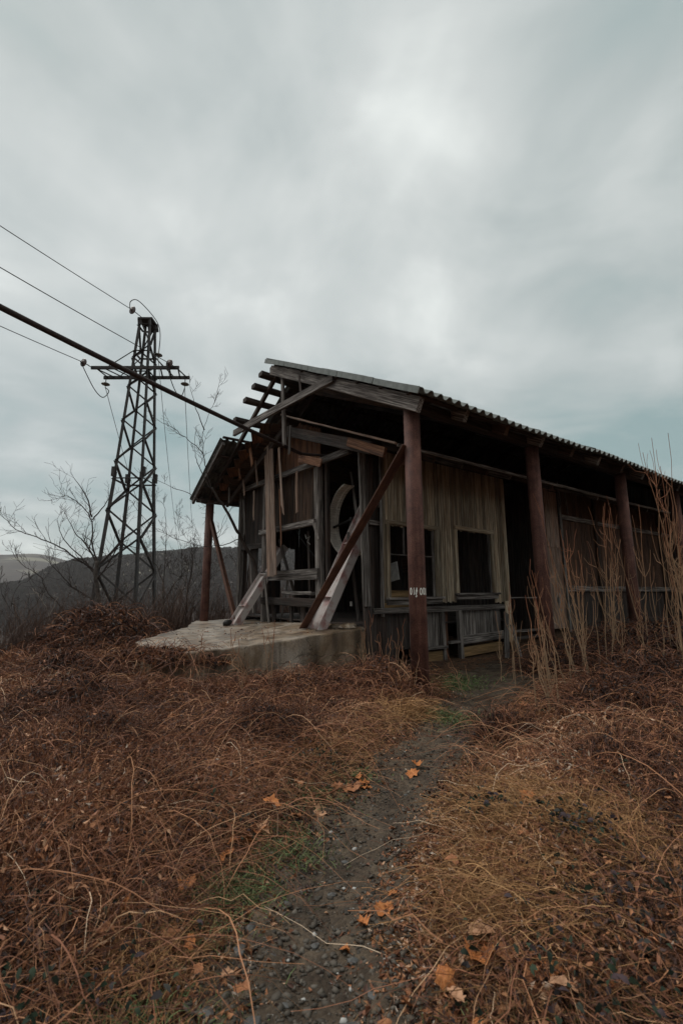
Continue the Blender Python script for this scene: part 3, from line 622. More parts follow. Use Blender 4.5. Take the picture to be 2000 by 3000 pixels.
# ------------------------------------------------------------------ concrete slab in front of the shed
def slab():
    top = [(.72, 2.25, .84), (-.6, 2.22, .75), (-1.6, 2.24, .66), (-2.72, 2.3, .61), (-3.1, 3.2, .60), (-3.12, 4.6, .60), (-2.3, 5.9, .63), (-1.3, 7.3, .66), (-.55, 9.3, .66), (-.2, 9.9, .67), (1.3, 9.9, .70), (1.6, 6.0, .78), (1.4, 2.5, .85)]
    pts = []
    for i in range(len(top)):
        a = Vector(top[i]); b = Vector(top[(i + 1) % len(top)]); n = max(2, int((b - a).length / .18))
        for k in range(n):
            p = a.lerp(b, k / n); pts.append(p + Vector((random.uniform(-.022, .022), random.uniform(-.022, .022), random.uniform(-.012, .004))))
    n = len(pts); c = sum(pts, Vector()) / n; V = []; F = []
    def ring(f, dz, j=0):
        for p in pts: V.append((c.x + (p.x - c.x) * f + random.uniform(-j, j), c.y + (p.y - c.y) * f + random.uniform(-j, j), p.z + dz + random.uniform(-j, j)))
    ring(1.0, -1.6); ring(1.0, -.62, .02); ring(1.0, -.35, .025); ring(1.0, -.02, .008); ring(.996, -.002, .004); ring(.80, 0); ring(.4, 0)
    for r in range(6):
        for i in range(n):
            j = (i + 1) % n; F.append((r * n + i, r * n + j, (r + 1) * n + j, (r + 1) * n + i))
    F.append(tuple(6 * n + i for i in range(n)))
    F = [tuple(reversed(f)) for f in F]
    o = link('concrete_slab', meshd('concrete_slab', V, F), CONC, None, Matrix.Translation(P1) @ Matrix.Rotation(math.pi / 2 - AZ, 4, 'Z'))
    tag(o, 'stained low concrete slab with damp sloping top before the shed', 'slab')
slab()
LOC = Matrix.Translation(P1) @ Matrix.Rotation(math.pi / 2 - AZ, 4, 'Z')
def rubble(s, w, z, r, label):
    mb = MB(); V = []; F = []
    for i in range(7):
        for k in range(10):
            th = math.pi * i / 6; a = 2 * math.pi * k / 10; q = r * random.uniform(.75, 1.15)
            V.append((q * math.sin(th) * math.cos(a) * 1.5, q * math.sin(th) * math.sin(a), q * .55 * math.cos(th)))
    for i in range(6):
        for k in range(10): F.append((i * 10 + k, (i + 1) * 10 + k, (i + 1) * 10 + (k + 1) % 10, i * 10 + (k + 1) % 10))
    tag(mb.add(V, F).build('rubble_lump', CONC, None, False, LOC @ Matrix.Translation((s, w, z))), label, 'rubble')
rubble(.55, 2.6, .84, .16, 'broken concrete lump on the slab beside the corner post')
rubble(.5, 3.0, .83, .12, 'small broken concrete lump on the slab near the wide inclined beam')
# ------------------------------------------------------------------ inclined painted beams
def ibeam(name, a, b, wid, dep, label, side):
    e = empty(name, (0, 0, 0)); e.matrix_basis = LOC @ Matrix.Translation(a); m, Ln = frame((0, 0, 0), Vector(b) - Vector(a), side)
    for nm, c, h in (('web', (0, 0, Ln / 2), (wid / 2 - .016, .012, Ln / 2)), ('flange', (wid / 2 - .008, 0, Ln / 2), (.008, dep / 2, Ln / 2)), ('flange', (-wid / 2 + .008, 0, Ln / 2), (.008, dep / 2, Ln / 2))):
        MB().box(c, h).build(nm, PINKP, e, False, m)
    for k in range(2):
        z = Ln * (.22 + .4 * k); MB().box((0, .03, z), (wid / 2 - .017, dep / 2 - .035, .008)).build('stiffener', PINKP, e, False, m)
    tag(e, label, 'beam', 'inclined painted steel beams under the front of the shed'); return e
ibeam('inclined_beam', (.02, 3.05, .76), (1.60, 3.05, 3.75), .52, .2, 'pale peeling steel beam leaning up behind the long rusty brace', (0, 1, 0))
ibeam('inclined_beam', (-.15, 6.95, .66), (1.3, 6.95, 2.9), .46, .2, 'pinkish peeling steel beam leaning by the left posts of the shed', (0, 1, 0))
bag = MB(); V = []; F = []
for i in range(6):
    for k in range(9):
        th = math.pi * i / 5; a = 2 * math.pi * k / 9; q = .15 * random.uniform(.6, 1.2)
        V.append((q * math.sin(th) * math.cos(a), 1.4 * q * math.sin(th) * math.sin(a), .6 * q * math.cos(th)))
for i in range(5):
    for k in range(9): F.append((i * 9 + k, (i + 1) * 9 + k, (i + 1) * 9 + (k + 1) % 9, i * 9 + (k + 1) % 9))
tag(bag.add(V, F).build('rag_heap', DARKM, None, True, LOC @ Matrix.Translation((-.3, 7.0, .74))), 'crumpled dark rag heap at the foot of the left inclined beam', 'rag')
# ------------------------------------------------------------------ large cable wheel inside
WH = empty('cable_wheel'); WH.matrix_basis = LOC @ Matrix.Translation((1.35, 3.53, 3.30)) @ Matrix.Rotation(R(-3), 4, 'Z') @ Matrix.Rotation(math.pi / 2, 4, 'Y')
prof = [(.875, -.15), (.85, -.15), (.85, -.06), (.866, -.05), (.866, .05), (.85, .06), (.85, .15), (.875, .15), (.89, .14), (.875, .05), (.875, -.05), (.89, -.14), (.875, -.15)]
MB().arc(prof, R(-75), R(172), 60).build('rim', RIMM, WH)
MB().lathe([(0, -.05), (.05, -.05), (.05, .05), (0, .05)], 12).build('hub', DARKM, WH)
for k in (0, 1, 5): timber('spoke', WH, (0, 0, 0), (math.cos(k * math.pi / 3 + .4) * .85, math.sin(k * math.pi / 3 + .4) * .85, 0), .05, .05, DARKM)
tag(WH, 'large pale grooved cable wheel standing in the dark shed front', 'wheel')
# ------------------------------------------------------------------ loose leaning boards, bag
for (a, b, wd, lab) in (((5.02, 2.0, 1.05), (4.42, 1.62, .02), .15, 'grey board leaning on the booth wall, left of a leaning pair'), ((5.08, 1.9, .75), (4.78, 1.5, .04), .10, 'narrow grey board leaning on the booth wall, right of a leaning pair')):
    o = timber('leaning_board', None, b, a, wd, .03, MW['grey'], SX, jit=.006); o.matrix_basis = LOC @ o.matrix_basis; tag(o, lab, 'board', 'boards leaning on the booth')
V = []; F = []
for i in range(9):
    t = i / 8; rr_ = .012 + .075 * math.sin(math.pi * min(1, t * 1.02)) ** .8
    for k in range(10):
        a = 2 * math.pi * k / 10; q = rr_ * (1 + .35 * math.sin(k * 3 + i))
        V.append((q * math.cos(a), q * .55 * math.sin(a), -.62 * t))
for i in range(8):
    for k in range(10): F.append((i * 10 + k, i * 10 + (k + 1) % 10, (i + 1) * 10 + (k + 1) % 10, (i + 1) * 10 + k))
tag(link('plastic_bag', meshd('plastic_bag', V, F, True), PAPER, None, LOC @ Matrix.Translation((7.42, 1.93, 1.55))), 'crumpled whitish plastic bag hanging on the grey door panel behind the second rusty post', 'bag')
# ------------------------------------------------------------------ haul cable
def catenary(a, b, sag, n=40):
    a = Vector(a); b = Vector(b); return [a.lerp(b, i / n) - Vector((0, 0, 4 * sag * (i / n) * (1 - i / n))) for i in range(n + 1)]
def rope(name, pts, r, mat, label, cat, group=None, sides=8):
    V, F = sweep(pts, r, sides); return tag(link(name, meshd(name, V, F, True), mat), label, cat, group)
e1 = Vector(wpt(.5, 4.5, 5.02)); far_ = Vector((-4.85, 5.84, 5.80)); dirv = (far_ - e1)
rope('haul_cable', [Vector(wpt(1.6, 3.2, 4.95)), Vector(wpt(.9, 3.9, 4.90))] + catenary(e1, e1 + dirv * 2.6, .30, 40), [.018, .026] + [.044 + .002 * (i % 2) for i in range(41)], CABLE, 'thick rusty haul cable running out of the shed gable overhead', 'cable', sides=10)
# ------------------------------------------------------------------ lattice pylon
PX, PY = -11.4, 24.55
PYL = empty('lattice_pylon', (PX, PY, -3.2)); tag(PYL, 'dark steel lattice pylon with one crossarm beside bare trees', 'pylon')
ZB, ZT = -3.2, 17.3
def hs(z): return np.interp(z, [ZB, 1.5, 8.0, ZT], [1.42, 1.15, .80, .36])
def pcorner(i, z):
    h = hs(z); sx, sy = ((-1, -1), (1, -1), (1, 1), (-1, 1))[i % 4]; return Vector((sx * h, sy * h, z - ZB))
def bar(name, a, b, leg=.08, parent=PYL, side=(0, 0, 1)): return angle_iron(name, parent, a, b, leg, .014, STEEL, side)
for i in range(4):
    sd_ = ((1, 0, 0), (-1, 0, 0), (-1, 0, 0), (1, 0, 0))[i]
    for z0, z1, lg in ((ZB, 8.0, .20), (8.0, ZT, .16)): bar('leg', pcorner(i, z0), pcorner(i, z1), lg, side=sd_)
levels = [ZB]
while levels[-1] < 16.3: levels.append(levels[-1] + 1.42 * hs(levels[-1]) + .12)
levels[-1] = ZT
for f in range(4):
    for k in range(len(levels) - 1):
        a, b = (f, f + 1) if (k + f) % 2 else (f + 1, f)
        bar('brace', pcorner(a, levels[k]), pcorner(b, levels[k + 1]), .10 if levels[k] < 8 else .085)
for z in (7.6, 13.9, 15.2, 16.9):
    for f in range(4): bar('ring_bar', pcorner(f, z), pcorner(f + 1, z), .075)
for i in range(4):
    MB().box((0, 0, 0), (.09, .09, .26)).build('splice_plate', STEEL, PYL, False, Matrix.Translation(pcorner(i, 8.0)))
ZA = 14.1
def clocal(x, y, z): return Vector((x - PX, y - PY, z - ZB))
yf, yb = PY - .60, PY + .60
A = {}
for nm, y, x0, x1 in (('f', yf, -14.1, -9.15), ('b', yb, -14.0, -8.95)):
    a = clocal(x0, y, ZA if nm == 'f' else ZA); b = clocal(x1, y, ZA); A[nm] = (a, b)
    timber('crossarm_beam', PYL, a, b, .20, .10, STEEL, jit=.001)
for t in (0.02, .12, .22, .78, .88, .98):
    a = A['f'][0].lerp(A['f'][1], t); b = A['b'][0].lerp(A['b'][1], min(.98, t + (.1 if t < .5 else -.1))); bar('arm_lacing', a, b, .07)
for t in (0.04, .96):
    a = A['f'][0].lerp(A['f'][1], t); b = A['b'][0].lerp(A['b'][1], t); bar('arm_tie', a, b, .08)
    for sdn in ('f', 'b'):
        q = A[sdn][0].lerp(A[sdn][1], .18 if t < .5 else .82); c = pcorner((0 if sdn == 'f' else 3) if t < .5 else (1 if sdn == 'f' else 2), 15.2); bar('arm_stay', q, c, .055)
MB().box((0, 0, 0), (.42, .42, .05)).build('cap_plate', STEEL, PYL, False, Matrix.Translation((0, 0, ZT - ZB + .02)))
MB().box((0, 0, 0), (.30, .05, .22)).build('cap_plate', STEEL, PYL, False, Matrix.Translation((.15, .42, ZT - ZB - .12)) @ Matrix.Rotation(.5, 4, 'X'))
wd_ = Vector((-.375, -.927, -.02)).normalized()
bell = [(.0, 0), (.05, 0), (.06, .05), (.17, .07), (.185, .10), (.16, .12), (.12, .11), (.10, .14), (.06, .13), (.05, .18), (0, .18)]
def insul(p, axis, mat, name='insulator'):
    m = axis.to_track_quat('Z', 'Y').to_matrix().to_4x4(); m.translation = p
    mb = MB(); mb.lathe([(r_ * 1.3, z_ * 1.2) for r_, z_ in bell], 22); mb.lathe([(.0, -.25), (.02, -.25), (.02, .36), (0, .36)], 8)
    return mb.build(name, mat, PYL, True, m)
TI = [Vector((-12.0, 24.0, 17.65)), Vector((-14.34, 23.75, 14.25)), Vector((-9.55, 23.75, 14.2))]
PI_ = [Vector((-13.86, yb, ZA - .3)), Vector((-9.2, yb, ZA - .3)), Vector((-10.85, yb - .1, 15.6))]
for p in TI: insul(clocal(*p), wd_, PORC)
for p in PI_: insul(clocal(*p), Vector((0, 0, -1)), GLASSI)
for p, q in ((TI[0], Vector((-11.5, 24.2, ZT))), (TI[1], Vector((-14.05, yf, ZA))), (TI[2], Vector((-9.3, yf, ZA))), (PI_[0], Vector((-13.86, yb, ZA))), (PI_[1], Vector((-9.2, yb, ZA)))):
    V, F = sweep([clocal(*p), clocal(*q)], .025, 6); link('insulator_pin', meshd('insulator_pin', V, F), STEEL, PYL)
G_ = 'overhead line wires on the pylon'
labs = ['thin overhead wire from the top insulator of the pylon to the upper left', 'thin overhead wire from the right crossarm insulator crossing the pylon', 'thin overhead wire from the left end of the pylon crossarm']
for p, lab, lift in zip(TI, labs, (1.3, 1.0, 1.6)):
    a = p + wd_ * .3; b = p + wd_ * 46 + Vector((0, 0, lift)); rope('overhead_wire', catenary(a, b, 1.0, 36), .021, WIRE, lab, 'wire', G_, 5)
labs2 = ['thin wire dropping away behind the pylon from its left pendant insulator', 'thin wire dropping away behind the pylon from its right pendant insulator', 'thin wire dropping away behind the pylon from its upper shaft']
for p, q, lab in zip(PI_, (Vector((-37, 100, 6)), Vector((-31, 100, 6)), Vector((-34, 100, 7))), labs2):
    rope('overhead_wire', catenary(p - Vector((0, 0, .3)), q, 2.6, 36), .017, WIRE, lab, 'wire', G_, 5)
def loop(pts, name='jumper_loop'):
    P = [clocal(*p) for p in pts]; Q = []
    for i in range(len(P) - 1):
        p0 = P[max(i - 1, 0)]; p1 = P[i]; p2 = P[i + 1]; p3 = P[min(i + 2, len(P) - 1)]
        for k in range(5):
            t = k / 5; Q.append(.5 * ((2 * p1) + (p2 - p0) * t + (2 * p0 - 5 * p1 + 4 * p2 - p3) * t * t + (3 * p1 - p0 - 3 * p2 + p3) * t ** 3))
    Q.append(P[-1]); V, F = sweep(Q, .026, 6); link(name, meshd(name, V, F, True), WIRE, PYL)
loop([TI[1] + wd_ * .3, (-14.25, 23.9, 13.6), (-13.95, 24.3, 12.9), (-13.75, 24.8, 12.7), (-13.6, 25.1, 13.2), PI_[0] - Vector((0, 0, .32))])
loop([TI[2] + wd_ * .3, (-9.6, 23.9, 13.5), (-9.45, 24.5, 12.9), (-9.3, 25, 12.9), PI_[1] - Vector((0, 0, .35))])
loop([TI[0] + wd_ * .3, (-12.2, 23.9, 18.2), (-11.95, 24.1, 18.45), (-11.55, 24.5, 18.2), (-11.05, 25.0, 17.6), (-10.85, 25.1, 16.8), PI_[2] - Vector((0, 0, .3))])

# ------------------------------------------------------------------ bare trees and saplings
def smooth_line(pts, n=4):
    P = [Vector(p) for p in pts]; Q = []
    for i in range(len(P) - 1):
        p0 = P[max(i - 1, 0)]; p1 = P[i]; p2 = P[i + 1]; p3 = P[min(i + 2, len(P) - 1)]
        for k in range(n):
            t = k / n; Q.append(.5 * ((2 * p1) + (p2 - p0) * t + (2 * p0 - 5 * p1 + 4 * p2 - p3) * t * t + (3 * p1 - p0 - 3 * p2 + p3) * t ** 3))
    Q.append(P[-1]); return Q
def rv(s=1.0): return Vector((random.gauss(0, s), random.gauss(0, s), random.gauss(0, s)))
def twig(mb, p, d, Ln, r, depth, up=.10, wander=.22):
    n = 5; pts = [p]; q = p.copy(); dd = d.normalized(); br = []
    for i in range(n):
        dd = (dd + rv(wander) * .55 + Vector((0, 0, up))).normalized(); q = q + dd * (Ln / n); pts.append(q.copy()); br.append((q.copy(), dd.copy(), (i + 1) / n))
    rad = [max(.0044, r * (1 - .75 * i / n)) for i in range(n + 1)]
    V, F = sweep(pts, rad, 4 if r > .012 else 3, False); mb.add(V, F)
    if depth > 0:
        for q, dd, t in br:
            if random.random() < .78:
                for _ in range(random.choice((1, 1, 2))):
                    sd_ = dd.cross(rv()).normalized(); nd = (dd * random.uniform(.5, .9) + sd_ * random.uniform(.5, .95)).normalized()
                    twig(mb, q, nd, Ln * random.uniform(.35, .62) * (1.1 - .3 * t), max(.003, r * (1 - .75 * t) * .65), depth - 1, up, wander)
BARK = strand_mat('grey_brown_bark', [(0, (0.05, 0.04, 0.035)), (1, (0.10, 0.08, 0.07))])
BARK = plain('grey_brown_bark_noise', (0.045, 0.036, 0.032), (0.11, 0.088, 0.075), 9, .9, .004)
BARKP = plain('pale_bark', (0.16, 0.13, 0.11), (0.28, 0.235, 0.20), 9, .85, .003)
BARKT = plain('twig_bark', (0.028, 0.021, 0.019), (0.060, 0.044, 0.037), 5, .9, 0)
def limb_tree(name, limbs, label, r0, mat=BARK, tmat=None, dens=1.0, tl=.8, cat='tree', depth=1, yj=.0):
    e = empty(name, limbs[0][0]); o = Vector(limbs[0][0]); tr = MB(); cr_ = MB()
    for li, pts in enumerate(limbs):
        P = [Vector(p) - o + (Vector((0, random.uniform(-yj, yj) * (i / len(pts)), 0)) if li else Vector()) for i, p in enumerate(pts)]
        Q = smooth_line(P, 4); r = r0 if li == 0 else r0 * random.uniform(.24, .33)
        rad = [max(.006, r * (1 - (.45 if li == 0 else .85) * i / len(Q))) for i in range(len(Q))]
        Q = [q + rv(.012) for q in Q]
        (tr if li == 0 else cr_).add(*sweep(Q, rad, 8 if li == 0 else 5))
        if li > 0:
            for i in range(2, len(Q)):
                if random.random() < dens * .55:
                    dd = (Q[i] - Q[i - 1]).normalized(); nd = (dd * .6 + dd.cross(rv()).normalized() * .7 + Vector((0, 0, .25))).normalized()
                    twig(cr_, Q[i], nd, tl * random.uniform(.4, 1.0), rad[i] * .55, depth)
            twig(cr_, Q[-1], (Q[-1] - Q[-2]), tl * .6, rad[-1], depth)
    tr.build('trunk', mat, e, True); cr_.build('crown', tmat or BARKT, e); tag(e, label, cat); return e
limb_tree('bare_tree', [
    [(-7.45, 15, -1.6), (-7.6, 15.0, -0.3), (-7.69, 15.0, 0.62), (-7.85, 15.0, 1.46), (-7.97, 15.0, 2.11), (-7.97, 15.0, 2.59)],
    [(-7.97, 15.0, 2.55), (-8.16, 15.0, 3.03), (-8.33, 15.1, 3.89), (-8.69, 15.1, 4.39), (-9.18, 15.0, 4.76), (-9.38, 15.0, 4.71)],
    [(-8.35, 15.1, 4.05), (-8.56, 15.0, 4.8), (-8.98, 14.9, 5.36)], [(-8.33, 15.1, 3.95), (-8.07, 15.3, 4.48), (-7.96, 15.4, 4.78)],
    [(-7.97, 15, 2.2), (-8.27, 15.0, 2.42), (-8.71, 14.8, 2.77), (-9.18, 14.7, 3.08), (-9.79, 14.6, 3.3), (-10.39, 14.5, 3.53), (-10.74, 14.5, 3.84), (-11.05, 14.5, 4.11)],
    [(-7.97, 15, 2.5), (-8.57, 15.3, 3.17), (-9.05, 15.5, 3.53), (-9.48, 15.6, 4.16)],
    [(-8.0, 15, 2.1), (-8.32, 15.2, 2.42), (-8.89, 15.4, 2.86), (-9.48, 15.6, 3.35), (-9.8, 15.7, 3.8), (-9.93, 15.8, 4.16)],
    [(-7.8, 15, 1.2), (-8.09, 15.0, 1.38), (-8.6, 14.8, 1.76), (-9.0, 14.6, 2.24), (-9.21, 14.5, 2.5)],
    [(-7.97, 15, 2.4), (-7.6, 15.2, 2.9), (-7.2, 15.3, 3.1), (-6.7, 15.4, 3.0)], [(-7.9, 15, 2.0), (-7.5, 14.8, 2.5), (-7.1, 14.7, 3.2), (-7.0, 14.7, 3.7)],
    [(-7.7, 15, .3), (-8.3, 14.8, .7), (-8.99, 14.7, 1.25), (-9.35, 14.6, 1.76), (-9.51, 14.6, 2.07), (-10.09, 14.5, 2.46), (-10.42, 14.5, 2.81)]],
    'gnarled bare tree spreading left in front of the pylon', .10, dens=1.25, tl=.85, depth=1)
limb_tree('bare_tree', [
    [(-7.3, 20, -2.2), (-7.4, 20.0, 0.15), (-7.61, 20.0, 1.17), (-7.7, 20.0, 2.03)],
    [(-7.7, 20.0, 2.0), (-8.1, 20.2, 2.72), (-8.68, 20.4, 3.49), (-8.9, 20.4, 4.02)], [(-7.68, 20.0, 2.03), (-7.6, 19.8, 3.19), (-7.62, 19.7, 4.38), (-7.75, 19.6, 5.35), (-8.06, 19.5, 5.54)],
    [(-7.62, 20.0, 1.2), (-7.23, 20.2, 2.03), (-7.01, 20.3, 2.26), (-7.1, 20.4, 3.2), (-7.3, 20.5, 4.02), (-7.41, 20.5, 4.86)], [(-7.5, 20, .8), (-6.9, 19.8, 1.4), (-6.6, 19.7, 2.2), (-6.5, 19.7, 3.4)]],
    'thin bare tree just right of the pylon base', .085, dens=1.3, tl=.9, depth=2)
limb_tree('bare_tree', [
    [(-2.2, 13.9, .6), (-2.5, 13.6, 2.2), (-2.85, 13.25, 3.0), (-3.03, 13.0, 3.38), (-3.21, 12.9, 3.76), (-3.47, 12.75, 4.14), (-3.70, 12.65, 4.51)],
    [(-3.70, 12.65, 4.5), (-3.84, 12.6, 5.0), (-3.95, 12.6, 5.5), (-4.0, 12.6, 5.93), (-3.98, 12.6, 6.24), (-3.85, 12.6, 6.72), (-3.7, 12.6, 7.06), (-3.62, 12.6, 7.52)],
    [(-3.98, 12.6, 6.2), (-4.2, 12.5, 6.79), (-4.4, 12.5, 7.4)], [(-3.93, 12.6, 5.45), (-4.28, 12.6, 5.8), (-4.75, 12.6, 6.15), (-5.3, 12.6, 6.5)], [(-3.45, 12.75, 4.1), (-3.9, 12.8, 4.04), (-4.35, 12.8, 4.35), (-4.9, 12.8, 4.55), (-5.6, 12.9, 4.9)],
    [(-3.75, 12.65, 4.5), (-4.05, 12.6, 5.1), (-4.18, 12.6, 5.5), (-4.2, 12.6, 6.0)], [(-2.9, 13.2, 3.1), (-3.6, 13.0, 2.85), (-4.3, 12.9, 2.95), (-5.2, 12.9, 3.3), (-5.9, 13, 3.9)]],
    'slender bare tree leaning out over the left eave of the shed', .055, mat=BARKT, dens=.75, tl=.55)
def thin_tree(x, y, h, label, lean=0, r0=.04):
    z = float(height(np.array(x), np.array(y))) - .2; P = [Vector((x, y, z))]
    for i in range(1, 6): P.append(Vector((x + lean * h * i / 6 + random.gauss(0, .07), y + random.gauss(0, .07), z + h * .62 * i / 5)))
    lm = [P]
    for k in range(6):
        b = P[random.randint(2, 5)]; a = random.uniform(0, 6.28); q = h * random.uniform(.16, .40)
        d = Vector((math.cos(a) * .55, math.sin(a) * .45, 1)).normalized(); lm.append([b, b + d * q * .4 + rv(.05), b + d * q * .75 + rv(.08), b + d * q + Vector((0, 0, q * .1))])
    return limb_tree('bare_tree', lm, label, r0, mat=BARKT, dens=.8, tl=h * .12, depth=1)
for a in ((-5.9, 17.5, 5.6, 'slim bare tree between the pylon and the shed, nearer the pylon', .03), (-4.9, 17.2, 5.2, 'slim bare tree just left of the left rusty post', -.02), (-6.6, 22, 6.6, 'taller slim bare tree behind the gap between pylon and shed', .02), (-12.6, 19, 4.8, 'small bare tree left of the pylon base', .04), (-10.2, 13.2, 3.4, 'small bare tree at the left edge above the brambles', .05), (-9.0, 18.5, 4.4, 'small bare tree in front of the left pylon leg', -.04), (-3.6, 17.6, 4.4, 'slim bare tree seen behind the left rusty post', .01)): thin_tree(*a)
limb_tree('bare_sapling', [[(-6.29, 11.0, -0.1), (-6.57, 11.0, 0.15), (-6.67, 11.0, 0.4), (-6.66, 11.0, 0.55), (-6.79, 11.0, 0.9)], [(-6.79, 11.0, 0.85), (-6.92, 11.0, 1.16), (-7.1, 11, 1.4), (-7.25, 11.0, 1.54)], [(-6.85, 11, 1.0), (-6.75, 11, 1.3), (-6.7, 11, 1.45)], [(-6.66, 11, .55), (-6.45, 11, .8), (-6.2, 11, .9)]],
    'pale crooked sapling standing on the left of the bramble mound', .022, mat=BARKP, tmat=BARKP, dens=.5, tl=.3, depth=0, cat='sapling')
limb_tree('bare_sapling', [[(-8.2, 12.0, -0.4), (-8.11, 12.0, 0.49), (-8.29, 12.0, 0.96), (-8.47, 12.0, 1.27)], [(-8.47, 12, 1.2), (-8.41, 12.0, 1.64), (-8.11, 12.0, 1.88)], [(-8.29, 12, .9), (-8.7, 12, 1.4), (-8.9, 12, 1.9)], [(-8.2, 12, .7), (-7.9, 12, 1.2), (-7.7, 12, 1.5)]],
    'dark crooked bush with upright twigs at the far left edge', .028, mat=BARKT, dens=1.0, tl=.5, cat='sapling')
SAP = strand_mat('tan_to_reddish_stem', [(0.0, (0.26, 0.18, 0.115)), (0.45, (0.30, 0.18, 0.105)), (0.8, (0.26, 0.105, 0.055)), (1.0, (0.18, 0.065, 0.04))])
def sapling(x, y, hgt, stems, label, lean=(0, 0), spread=.18, forks=5, r=.014, group='leafless shrubs beside the shed', cat='shrub', name='leafless_shrub'):
    z = float(height(np.array(x), np.array(y))) - .05; e = empty(name, (x, y, z)); rnd = []
    for k in range(stems):
        mb = MB(); h = hgt * random.uniform(.62, 1.0) if k else hgt; a = random.uniform(0, 6.28); b = Vector((math.cos(a), math.sin(a), 0)) * random.uniform(.02, spread)
        tip = b * random.uniform(1.2, 2.2) + Vector((lean[0] * h, lean[1] * h, h)) + Vector((random.gauss(0, .09 * h), random.gauss(0, .09 * h), 0))
        n = 9; q = [b.lerp(tip, i / n) + Vector((random.gauss(0, .012), random.gauss(0, .012), 0)) * (i > 0) for i in range(n + 1)]
        rr_ = r * random.uniform(.7, 1.1); mb.add(*sweep(q, [max(.0035, rr_ * (1 - .72 * i / n)) for i in range(n + 1)], 6))
        for f in range(forks):
            i = random.randint(3, 7); sd_ = Vector((random.gauss(0, 1), random.gauss(0, 1), 0)).normalized(); L_ = h * random.uniform(.10, .34) * (1.15 - i / 14)
            st = q[i]; m1 = st + sd_ * L_ * .22 + Vector((0, 0, L_ * .35)); m2 = m1 + sd_ * L_ * .07 + Vector((0, 0, L_ * .40)); m3 = m2 + sd_ * L_ * .03 + Vector((random.gauss(0, .02), 0, L_ * .30))
            mb.add(*sweep(smooth_line([st, m1, m2, m3], 3), [max(.0028, rr_ * (.5 - .035 * j)) for j in range(10)], 4))
            if random.random() < .5:
                sd2 = Vector((random.gauss(0, 1), random.gauss(0, 1), .6)).normalized(); mb.add(*sweep([m1, m1 + sd2 * L_ * .2, m1 + sd2 * L_ * .32 + Vector((0, 0, L_ * .12))], [.0042, .0035, .0025], 3))
        o = mb.build('stem', SAP, e); at_ = o.data.attributes.new('rnd', 'FLOAT', 'POINT')
        at_.data.foreach_set('value', [min(1, max(0, v[2] / max(hgt, .5)) * .95 + random.uniform(-.06, .06)) for v in o.data.vertices[:] and [tuple(vv.co) for vv in o.data.vertices]])
    tag(e, label, cat, group); return e
SHR = [(2.42, 5.55, 1.45, 6, 'low clump of tan and orange stems nearest the path on the right', (-.10, 0), .10, 3),
       (2.95, 6.7, 1.9, 5, 'clump of tan stems rising before the second rusty post', (-.12, .02), .14, 3),
       (3.35, 6.6, 2.3, 5, 'tall tan forked stems right of the second rusty post', (-.03, 0), .16, 5),
       (4.05, 7.4, 3.1, 4, 'tall forked stems standing before the rail of the far wing', (-.02, 0), .14, 6),
       (4.65, 8.1, 2.7, 3, 'bushy forked stems before the third rusty post', (.03, 0), .2, 5),
       (5.3, 8.5, 2.4, 3, 'thin stems just right of the third rusty post', (0, 0), .2, 5),
       (5.25, 7.55, 3.4, 4, 'tall thick stems with upright orange branches near the right edge', (-.02, 0), .25, 7),
       (5.85, 7.9, 4.1, 5, 'tallest orange-brown stems at the right edge of the picture', (0, 0), .3, 8),
       (6.2, 8.8, 3.3, 3, 'orange-brown stems behind the tallest shrub at the right edge', (-.03, 0), .3, 7),
       (3.6, 7.3, 2.1, 6, 'dense straight tan stems between the second and third rusty posts', (-.02, 0), .3, 3),
       (4.6, 7.2, 1.6, 5, 'short straight tan stems in the brambles at the right', (.02, 0), .3, 3),
       (4.95, 6.9, 2.2, 4, 'thin tan stems low at the right edge before the tallest shrubs', (0, 0), .35, 4),
       (5.5, 6.9, 2.8, 4, 'thin orange-tipped stems at the extreme right edge', (.02, 0), .3, 5),
       (2.75, 7.9, 1.7, 4, 'thin stems standing in the passage mouth left of the second rusty post', (-.05, 0), .2, 3),
       (.78, 7.35, 1.15, 5, 'dry upright stalks left of the numbered post', (.02, 0), .22, 2),
       (.42, 7.9, 1.25, 4, 'dry reddish stalks at the corner of the concrete slab', (.05, 0), .2, 2),
       (1.02, 7.0, .85, 4, 'short dry stalks at the foot of the numbered post', (0, 0), .15, 2),
       (-1.28, 6.55, 1.05, 2, 'thin pale stem rising before the concrete slab', (-.1, 0), .06, 2),
       (-1.0, 6.7, 1.15, 2, 'thin dark forked stem before the front corner of the slab', (.02, 0), .08, 3),
       (-2.1, 7.0, .95, 2, 'thin twig rising over the left front of the slab', (.05, 0), .1, 2),
       (1.95, 7.2, .75, 3, 'short leaning stalks in the middle of the path end', (-.25, 0), .1, 1)]
for x, y, h, st, lab, ln, sp_, fk in SHR:
    if x > 2: sp_ *= 1.9
    sapling(x, y, h, st, lab, ln, sp_, fk, r=.0098 if x > 2 else .007)

